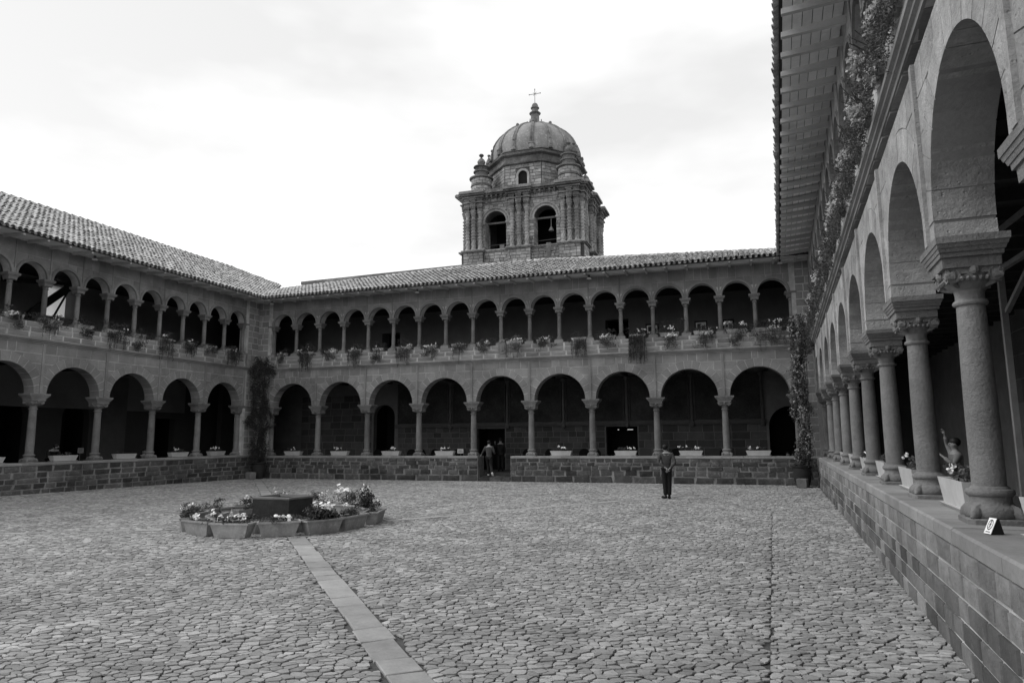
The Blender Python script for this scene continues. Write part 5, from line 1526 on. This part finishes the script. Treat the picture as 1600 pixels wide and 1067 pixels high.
for i in range(NR):
    a = R(-104 + i * 360 / NR)
    g = np.random.default_rng(500 + i)
    rj_ = 2.0 + g.uniform(-.09, .1); a += g.uniform(-.05, .05)
    x, y = CX + rj_ * math.cos(a), CY + rj_ * math.sin(a)
    t = thing('clay_planter', desc[i], 'planter', (x, y, gh(x, y) + .005), a + R(90) + g.uniform(-.12, .12), 'clay planters in the ring round the basin')
    hl = .41 * g.uniform(.93, 1.05); wt = .17; hh = .29
    b = MB(); P = []
    for (l, w_, z) in ((hl - .09, .11, .0), (hl - .01, wt - .01, hh - .04), (hl + .015, wt + .015, hh - .035), (hl + .015, wt + .015, hh), (hl - .02, wt - .02, hh), (hl - .03, wt - .03, hh - .06)):
        P += [(-l, -w_, z), (l, -w_, z), (l, w_, z), (-l, w_, z)]
    fs = [(0, 3, 2, 1)]
    for r_ in range(5):
        for k in range(4): fs.append((4 * r_ + k, 4 * r_ + (k + 1) % 4, 4 * r_ + 4 + (k + 1) % 4, 4 * r_ + 4 + k))
    b.add(P, fs); b.build('planter_box', 'pot_clay', t)
    b = MB(); b.add(P[20:24], [(0, 1, 2, 3)]); b.build('soil', 'soil', t)
    H_ = [.04, .08, .08, .18, .12, .15, .32, .28, .22, .24, .16, .14, .16, .16, .17][i]
    nl = [150, 420, 380, 620, 300, 260, 620, 480, 300, 320, 260, 260, 380, 380, 620][i]
    nl = int(nl * 1.6); cen = clump(g, nl, (0, 0, hh + H_ * .5), (hl * .85, .15, H_ * .8)); cen[:, 2] = np.maximum(cen[:, 2], hh - .04)
    link('foliage', leaf_mesh('foliage', cen, .055, 'leaf_dark' if i in (5, 6, 3, 10) else 'leaf', .8 if i in (3, 6, 1) else .35, 500 + i, .6), None, t, kind='stuff')
    nf = [2, 10, 2, 14, 0, 2, 5, 14, 5, 3, 1, 0, 0, 3, 18][i]
    if nf:
        fc = clump(g, nf, (0, 0, hh + H_ * 1.1), (hl * .8, .14, H_ * .4)); link('blossom', flower_mesh('blossom', fc, .075, 'flower', 500 + i), None, t, kind='stuff')
# inner planters glimpsed between the outer ones
for i, a in enumerate((-125, -82, -40, 20, 160, 205)):
    a = R(a); x, y = CX + 1.45 * math.cos(a), CY + 1.45 * math.sin(a)
    t = thing('clay_planter', ['inner clay planter behind the front left gap', 'inner clay planter behind the front gap with white blooms', 'inner clay planter behind the right front gap', 'inner clay planter right of the basin', 'inner clay planter left of the basin at the back', 'inner clay planter left of the basin at the front'][i], 'planter', (x, y, gh(x, y) + .005), a + R(90), 'inner clay planters round the basin')
    b = MB(); P = []
    for (l, w_, z) in ((.3, .1, .0), (.38, .15, .25), (.355, .125, .25), (.35, .12, .2)): P += [(-l, -w_, z), (l, -w_, z), (l, w_, z), (-l, w_, z)]
    fs = [(0, 3, 2, 1), (12, 13, 14, 15)]
    for r_ in range(3):
        for k in range(4): fs.append((4 * r_ + k, 4 * r_ + (k + 1) % 4, 4 * r_ + 4 + (k + 1) % 4, 4 * r_ + 4 + k))
    b.add(P, fs); b.build('planter_box', 'pot_clay', t)
    g = np.random.default_rng(560 + i); cen = clump(g, 260, (0, 0, .27), (.34, .13, .07)); cen[:, 2] = np.maximum(cen[:, 2], .2)
    link('foliage', leaf_mesh('foliage', cen, .06, 'leaf', .7, 560 + i, .6), None, t, kind='stuff')
    if i in (1, 0, 3): link('blossom', flower_mesh('blossom', clump(g, 5, (0, 0, .36), (.3, .1, .05)), .055, 'flower', 560 + i), None, t, kind='stuff')
b = MB(); b.lathe([(1.5, .004), (.01, .012)], 24, CX, CY); b.build('ring_soil', 'dirt', G)

# ------------------------------------------------------------------ chairs, signs, lamps
def chair(label, W, s, d, rz, ht=1.0):
    p = at(W, s, d, .30)
    t = thing('chair', label, 'chair', p, W.matrix_world.to_euler().z + rz, 'dark round-backed chairs in the far gallery')
    b = MB(); b.lathe([(.22, .42), (.24, .44), (.24, .47), (.2, .48)], 14); b.build('seat', 'wood', t)
    b = MB(); b.prism([(-.24, .5), (.24, .5), (.26, .8)] + [(.26 * math.cos(math.pi * i / 12), .84 + .26 * math.sin(math.pi * i / 12)) for i in range(13)] + [(-.26, .8)], .2, .24); b.build('backrest', 'black', t)
    for sx in (-1, 1):
        for sy in (-1, 1):
            b = MB(); b.bar((sx * .17, sy * .17, .42), (sx * .2, sy * .2, 0), .035, .035); b.build('leg', 'wood', t)
ch_px = [(6.85, 'under the fourth far arch, leftmost chair'), (7.35, 'behind the column left of the fourth far arch'), (7.95, 'behind the trough of the fourth far arch'), (8.75, 'beside the small sign in the far gallery'), (9.25, 'left of the open doorway in the far wing'),
         (12.95, 'just right of the open doorway'), (14.3, 'behind the column right of the gap'), (14.95, 'left of the sixth far trough'), (15.75, 'behind the sixth far trough'), (16.4, 'right of the sixth far trough'), (20.2, 'behind the standing man'), (22.4, 'left of the last trough in the far wing'), (4.9, 'under the third far arch')]
for i, (s, tx) in enumerate(ch_px): chair('dark round-backed chair %s' % tx, WB, s, 2.6 + .3 * (i % 3), R(180 + 20 * math.sin(i * 5)))
def small_sign(label, W, s, d, w_, h_, z):
    p = at(W, s, d, ZT); t = thing('notice', label, 'sign', p, W.matrix_world.to_euler().z)
    b = MB(); b.box(-.012, .012, -.01, .01, 0, z + .05); b.box(-.1, .1, -.06, .06, 0, .015); b.build('stand', 'metal', t)
    b = MB(); b.box(-w_ / 2, w_ / 2, -.035, -.015, z, z + h_); b.build('board', 'inner_light' if W is WL else 'pot_white', t)
    b = MB()
    for k in range(4): b.box(-w_ * .36, w_ * (.36 - .1 * (k % 2)), -.038, -.036, z + h_ * (.2 + .17 * k), z + h_ * (.25 + .17 * k))
    b.build('print', 'ink', t)
small_sign('small grey notice on a stand beside the trough in the left arcade', WL, 19.14 - 9.322, 0, .24, .2, .30)
small_sign('small white notice board left of the gap in the far wall', WB, 10.55, .05, .30, .2, .12)
# wedge sign on the right wall: white card, ring and figure
p = at(WR, 29.634 - 6.82, -.31, ZT)
t = thing('wedge_sign', 'small black wedge with a white figure-in-ring card on the near right wall', 'sign', (1.63, 6.74, ZT), R(-68)); t.scale = (.7, .7, .7)
b = MB(); b.add([(-.055, -.07, 0), (.055, -.07, 0), (.055, .09, 0), (-.055, .09, 0), (-.055, .02, .175), (.055, .02, .175), (.055, .045, .175), (-.055, .045, .175)],
                [(0, 3, 2, 1), (0, 1, 5, 4), (1, 2, 6, 5), (2, 3, 7, 6), (3, 0, 4, 7), (4, 5, 6, 7)]); b.build('wedge_body', 'ink', t)
tl = math.atan2(.09, .175)
pl = MB(); pl.box(-.058, .058, -.006, 0, .004, .2); o = pl.build('card', 'white', t); o.location = (0, -.072, 0); o.rotation_euler = (-tl, 0, 0)
q = MB(); n_ = 24; P = []; fs = []
for i in range(n_):
    a = 2 * math.pi * i / n_
    for f in (1, .8): P.append((.040 * f * math.cos(a), -.0075, .115 + .066 * f * math.sin(a)))
fs = [(2 * i, 2 * i + 1, (2 * i + 3) % (2 * n_), (2 * i + 2) % (2 * n_)) for i in range(n_)]
q.add(P, fs); q.ball((.0, -.0075, .155), .009, 8, 4, (1, .2, 1)); q.box(-.006, .006, -.008, -.0065, .10, .145); q.bar((0, -.0072, .135), (-.018, -.0072, .11), .005, .002); q.bar((0, -.0072, .135), (.018, -.0072, .115), .005, .002)
q.bar((0, -.0072, .102), (-.014, -.0072, .072), .006, .002); q.bar((0, -.0072, .102), (.014, -.0072, .072), .006, .002); q.box(-.034, .034, -.008, -.0065, .022, .032)
o = q.build('pictogram', 'ink', o)
# spot lamps under the eaves
for i, (W, s, lb) in enumerate(((WB, 8.6, 'small pale lamp under the far eaves left of centre'), (WB, 17.0, 'small pale lamp under the far eaves right of centre'), (WB, 24.9, 'small pale lamp under the soffit in the right corner'), (WL, 9.2, 'small pale lamp under the left eaves'), (WB, .3, 'small lamp under the eaves in the left corner'))):
    t = thing('eave_lamp', lb, 'lamp', at(W, s, -.75, 9.0), W.matrix_world.to_euler().z, 'lamps under the eaves')
    b = MB(); b.lathe([(.05, .04), (.05, 0), (.02, -.01), (.02, -.06)], 10); b.build('bracket', 'metal', t)
    b = MB(); b.lathe([(.02, -.06), (.08, -.08), (.11, -.12), (.1, -.13)], 12); b.build('shade', 'white', t)
# timber frame seen through the nearest right arch
t = thing('timber_frame', 'pale timber frame with a diagonal brace seen through the nearest right arch', 'frame', (3.3, 11.0, .3))
for a, c in (((0, 1.0, 5.95 - .3), (0, -2.5, 5.85 - .3)), ((0, 1.0, 5.35 - .3), (0, -2.5, 5.25 - .3)), ((0, .75, 4.75 - .3), (0, -1.0, 5.30 - .3))):
    pass
for a, c, w_ in (((0, .9, 4.62), (0, -2.6, 4.50), .06), ((0, .9, 4.05), (0, -2.6, 3.95), .07), ((0, .75, 3.40), (0, -.75, 4.0), .06), ((0, .9, 0), (0, .9, 4.8), .08), ((0, -2.6, 0), (0, -2.6, 4.8), .08)):
    b = MB(); b.bar(a, c, w_, w_); b.build('timber', 'wood_pale', t)

# ------------------------------------------------------------------ people
def skin_obj(name, J, E, rad, root, m_, parent, sub=2):
    me = bpy.data.meshes.new(name); names = list(J)
    bm = bmesh.new(); vs = {}
    lay = bm.verts.layers.skin.verify()
    for n_ in names:
        v = bm.verts.new(J[n_]); r_ = rad[n_]; v[lay].radius = (r_ if isinstance(r_, tuple) else (r_, r_)); v[lay].use_root = (n_ == root); vs[n_] = v
    for a, c in E: bm.edges.new((vs[a], vs[c]))
    bm.to_mesh(me); bm.free()
    o = link(name, me, m_, parent)
    md = o.modifiers.new('skin', 'SKIN'); md.use_smooth_shade = True
    s_ = o.modifiers.new('sub', 'SUBSURF'); s_.levels = sub; s_.render_levels = sub
    return o
def hand(J, E, rad, side, wrist, dirv, palmn):
    """palm, four fingers and a thumb growing from the wrist."""
    wv = Vector(J[wrist]); d = Vector(dirv).normalized(); n_ = Vector(palmn).normalized(); s = d.cross(n_).normalized()
    pm = 'palm' + side; J[pm] = tuple(wv + d * .055); rad[pm] = (.022, .032); E.append((wrist, pm))
    for k, (o_, L_) in enumerate(((-.027, .062), (-.009, .074), (.009, .07), (.027, .055))):
        a, c, e = 'f%s%da' % (side, k), 'f%s%db' % (side, k), 'f%s%dc' % (side, k)
        J[a] = tuple(wv + d * .09 + s * o_); J[c] = tuple(wv + d * (.09 + L_ * .5) + s * o_ * 1.05 + n_ * .008); J[e] = tuple(wv + d * (.09 + L_ * .85) + s * o_ * 1.05 + n_ * .03)
        for q, r_ in ((a, .0095), (c, .0085), (e, .007)): rad[q] = r_
        E += [(pm, a), (a, c), (c, e)]
    a, c = 'f%sta' % side, 'f%stb' % side
    J[a] = tuple(wv + d * .05 - s * .042 + n_ * .01); J[c] = tuple(wv + d * .085 - s * .052 + n_ * .025); rad[a] = .011; rad[c] = .008; E += [(pm, a), (a, c)]
def person(label, loc, rotz, pose, H=1.7, top='cloth_grey', legs='cloth_dark', group=None, sleeves=True, shoes='cloth_dark', collar=None):
    k = H / 1.72
    t = thing('person', label, 'person', loc, rotz, group); t.scale = (k, k, k)
    J = dict(pelvis=(0, 0, .95), waist=(0, 0, 1.08), chest=(0, 0, 1.27), upper=(0, 0, 1.40), neck=(0, .0, 1.50), jaw=(0, .015, 1.56), head=(0, .012, 1.63), crown=(0, .0, 1.69),
             hipL=(-.09, 0, .90), hipR=(.09, 0, .90), kneeL=(-.10, .02, .49), kneeR=(.10, .02, .49), ankL=(-.10, -.01, .09), ankR=(.10, -.01, .09), toeL=(-.12, .14, .035), toeR=(.12, .14, .035),
             shL=(-.18, 0, 1.41), shR=(.18, 0, 1.41), elL=(-.23, -.02, 1.13), elR=(.23, -.02, 1.13), wrL=(-.24, .06, .89), wrR=(.24, .06, .89))
    J.update(pose)
    rad = dict(pelvis=(.15, .105), waist=(.125, .09), chest=(.145, .10), upper=(.13, .085), neck=.052, jaw=(.062, .07), head=(.076, .092), crown=(.055, .07), hipL=.085, hipR=.085, kneeL=.055, kneeR=.055, ankL=.036, ankR=.036, toeL=.028, toeR=.028,
               shL=.055, shR=.055, elL=.038, elR=.038, wrL=.024, wrR=.024)
    E = [('pelvis', 'waist'), ('waist', 'chest'), ('chest', 'upper'), ('upper', 'neck'), ('neck', 'jaw'), ('jaw', 'head'), ('head', 'crown'), ('pelvis', 'hipL'), ('hipL', 'kneeL'), ('kneeL', 'ankL'), ('ankL', 'toeL'), ('pelvis', 'hipR'), ('hipR', 'kneeR'), ('kneeR', 'ankR'), ('ankR', 'toeR'),
         ('upper', 'shL'), ('shL', 'elL'), ('elL', 'wrL'), ('upper', 'shR'), ('shR', 'elR'), ('elR', 'wrR')]
    Jb = dict(J); rb = dict(rad); Eb = list(E)
    hd = Vector(J['head']); nk = Vector(J['jaw'])
    fw = Vector(pose.get('_face', (0, 1, 0))).normalized() if '_face' in pose else Vector((0, 1, 0))
    Jb.pop('_face', None); J.pop('_face', None)
    sd_ = fw.cross(Vector((0, 0, 1))).normalized()
    for n_, p_, r_ in (('nose', hd + fw * .105 - Vector((0, 0, .03)), .013), ('earL', hd - sd_ * .09 - Vector((0, 0, .02)), .016), ('earR', hd + sd_ * .09 - Vector((0, 0, .02)), .016)):
        Jb[n_] = tuple(p_); rb[n_] = r_; Eb.append(('head', n_))
    for sde, el, wr in (('L', 'elL', 'wrL'), ('R', 'elR', 'wrR')):
        d = Vector(J[wr]) - Vector(J[el]); hand(Jb, Eb, rb, sde, wr, d, (0.3 if sde == 'L' else -.3, .5, -.2) if abs(d.normalized().z) > .6 else (0, .1, -1))
    skin_obj('body', Jb, Eb, rb, 'pelvis', 'skin', t, 1)
    # clothes
    keep = ['pelvis', 'waist', 'chest', 'upper', 'shL', 'shR', 'elL', 'elR', 'wrL', 'wrR']
    Jj = {n_: J[n_] for n_ in keep}
    for sde in 'LR':
        a = Vector(J['el' + sde]); c = Vector(J['wr' + sde]); Jj['wr' + sde] = tuple(a + (c - a) * (.86 if sleeves else .1))
    rj = {n_: (tuple(q + .022 for q in rad[n_]) if isinstance(rad[n_], tuple) else rad[n_] + .018) for n_ in keep}
    rj['pelvis'] = (.165, .125)
    Jj['hem'] = tuple(Vector(J['pelvis']) - Vector((0, 0, .07))); rj['hem'] = (.16, .12); keep.append('hem')
    skin_obj('jacket', Jj, [e for e in E if e[0] in Jj and e[1] in Jj] + [('pelvis', 'hem')], rj, 'chest', top, t, 2)
    Jl = {n_: J[n_] for n_ in ('pelvis', 'hipL', 'hipR', 'kneeL', 'kneeR', 'ankL', 'ankR')}
    rl = dict(pelvis=(.155, .12), hipL=.11, hipR=.11, kneeL=.084, kneeR=.084, ankL=.07, ankR=.07)
    skin_obj('trousers', Jl, [e for e in E if e[0] in Jl and e[1] in Jl], rl, 'pelvis', legs, t, 2)
    b = MB(); b.ball(tuple(hd + Vector((0, 0, .028)) - fw * .022), .098, 12, 8, (1.0, 1.06, .98)); b.build('hair', 'hair', t, smooth=True)
    for sde in (-1, 1):
        b = MB(); b.ball(tuple(hd + fw * .083 + sd_ * sde * .032 + Vector((0, 0, -.005))), .011, 6, 4); b.build('eye', 'ink', t)
    for sde in 'LR':
        a = Vector(J['ank' + sde]); c = Vector(J['toe' + sde]); b = MB()
        dd = c - a; m_ = a + dd * .45
        b.tube([tuple(a - dd * .25 - Vector((0, 0, .03))), tuple(a + dd * .2 - Vector((0, 0, .035))), tuple(c - dd * .1), tuple(c + dd * .2)], [.04, .052, .045, .025], 8); b.build('shoe', shoes, t, smooth=True)
    if collar:
        b = MB(); c = Vector(J['neck']); b.lathe([(.075, c.z - .06), (.082, c.z - .03), (.070, c.z - .005), (.06, c.z - .03)], 12, c.x, c.y); b.build('collar', collar, t, smooth=True)
    return t
person('man in grey jacket and dark trousers standing on the cobbles with hands clasped behind', (-3.22, 22.26, .0), R(14),
       dict(upper=(0, .03, 1.40), neck=(-.005, .06, 1.49), jaw=(-.015, .095, 1.54), head=(-.02, .10, 1.60), crown=(-.02, .09, 1.67), elL=(-.27, -.10, 1.14), elR=(.27, -.10, 1.14), wrL=(-.05, -.19, .98), wrR=(.07, -.20, .95),
            hipL=(-.075, 0, .9), hipR=(.075, 0, .9), kneeL=(-.065, .01, .49), kneeR=(.07, .01, .49), ankL=(-.06, -.01, .09), ankR=(.055, -.01, .09), toeL=(-.15, .12, .04), toeR=(.06, .15, .04)), 1.69, collar='cloth_mid')
person('person in grey hooded top and dark leggings stepping through the gap in the far wall', (-12.22, 29.25, .21), R(8),
       dict(elL=(-.30, .02, 1.20), wrL=(-.42, .10, 1.05), elR=(.26, -.03, 1.16), wrR=(.22, .18, 1.12), kneeL=(-.07, .12, .52), ankL=(-.05, .05, .1), toeL=(-.05, .18, .04), kneeR=(.11, -.05, .5), ankR=(.24, -.32, .2), toeR=(.26, -.25, .06)), 1.60, legs='cloth_dark', shoes='cloth_white', collar='cloth_white')
person('dark-clothed person with a raised hand ahead of the hooded one in the gap', (-12.75, 32.0, .30), R(20), dict(elL=(-.28, .12, 1.25), wrL=(-.30, .2, 1.45)), 1.62, top='cloth_dark')
person('person in dark clothes leaning over the trough in the left arcade', at(WL, 18.45 - 9.322, .62, .30), R(91 + 170), 
       dict(upper=(0, .14, 1.30), chest=(0, .08, 1.20), neck=(0, .2, 1.38), jaw=(-.02, .24, 1.42), head=(-.03, .27, 1.47), crown=(-.03, .26, 1.54), shL=(-.18, .13, 1.30), shR=(.18, .13, 1.30), elL=(-.2, .3, 1.08), wrL=(.02, .42, 1.02), elR=(.24, .25, 1.05), wrR=(.1, .44, 1.03), _face=(-.7, .7, 0)), 1.62, top='cloth_dark', sleeves=False)
person('person in dark clothes at the left edge of the picture behind the left arcade wall', at(WL, 15.55 - 9.322, 1.0, .30), R(200), {}, 1.6, top='cloth_dark')
person('dim seated figure behind the third column of the left arcade', at(WL, 23.1 - 9.322, 1.1, -.12), R(250), {}, 1.62, top='cloth_dark')
person('woman in light jacket raising one arm behind the second right column', (3.02, 14.35, .30), R(95),
       dict(elR=(.24, .05, 1.60), wrR=(.12, .12, 1.80), elL=(-.24, .12, 1.22), wrL=(-.1, .26, 1.38), _face=(0, 1, 0)), 1.55, top='cloth_mid')
person('dim person further back behind the right arcade trough', (3.5, 14.9, .28), R(60), {}, 1.58, top='cloth_dark')
t8 = person('person in white shirt with dark emblem in the right corner of the far gallery', at(WB, 24.85, .95, -.20), R(178), {}, 1.45, top='cloth_white', sleeves=False)
b = MB(); b.prism([(-.06, 1.16), (0, 1.08), (.06, 1.16), (.07, 1.3), (-.07, 1.3)], .128, .14); b.build('emblem', 'ink', t8)
person('dim person in grey seated beside the white-shirted one', at(WB, 25.45, 1.0, -.25), R(190), {}, 1.5, top='cloth_grey')
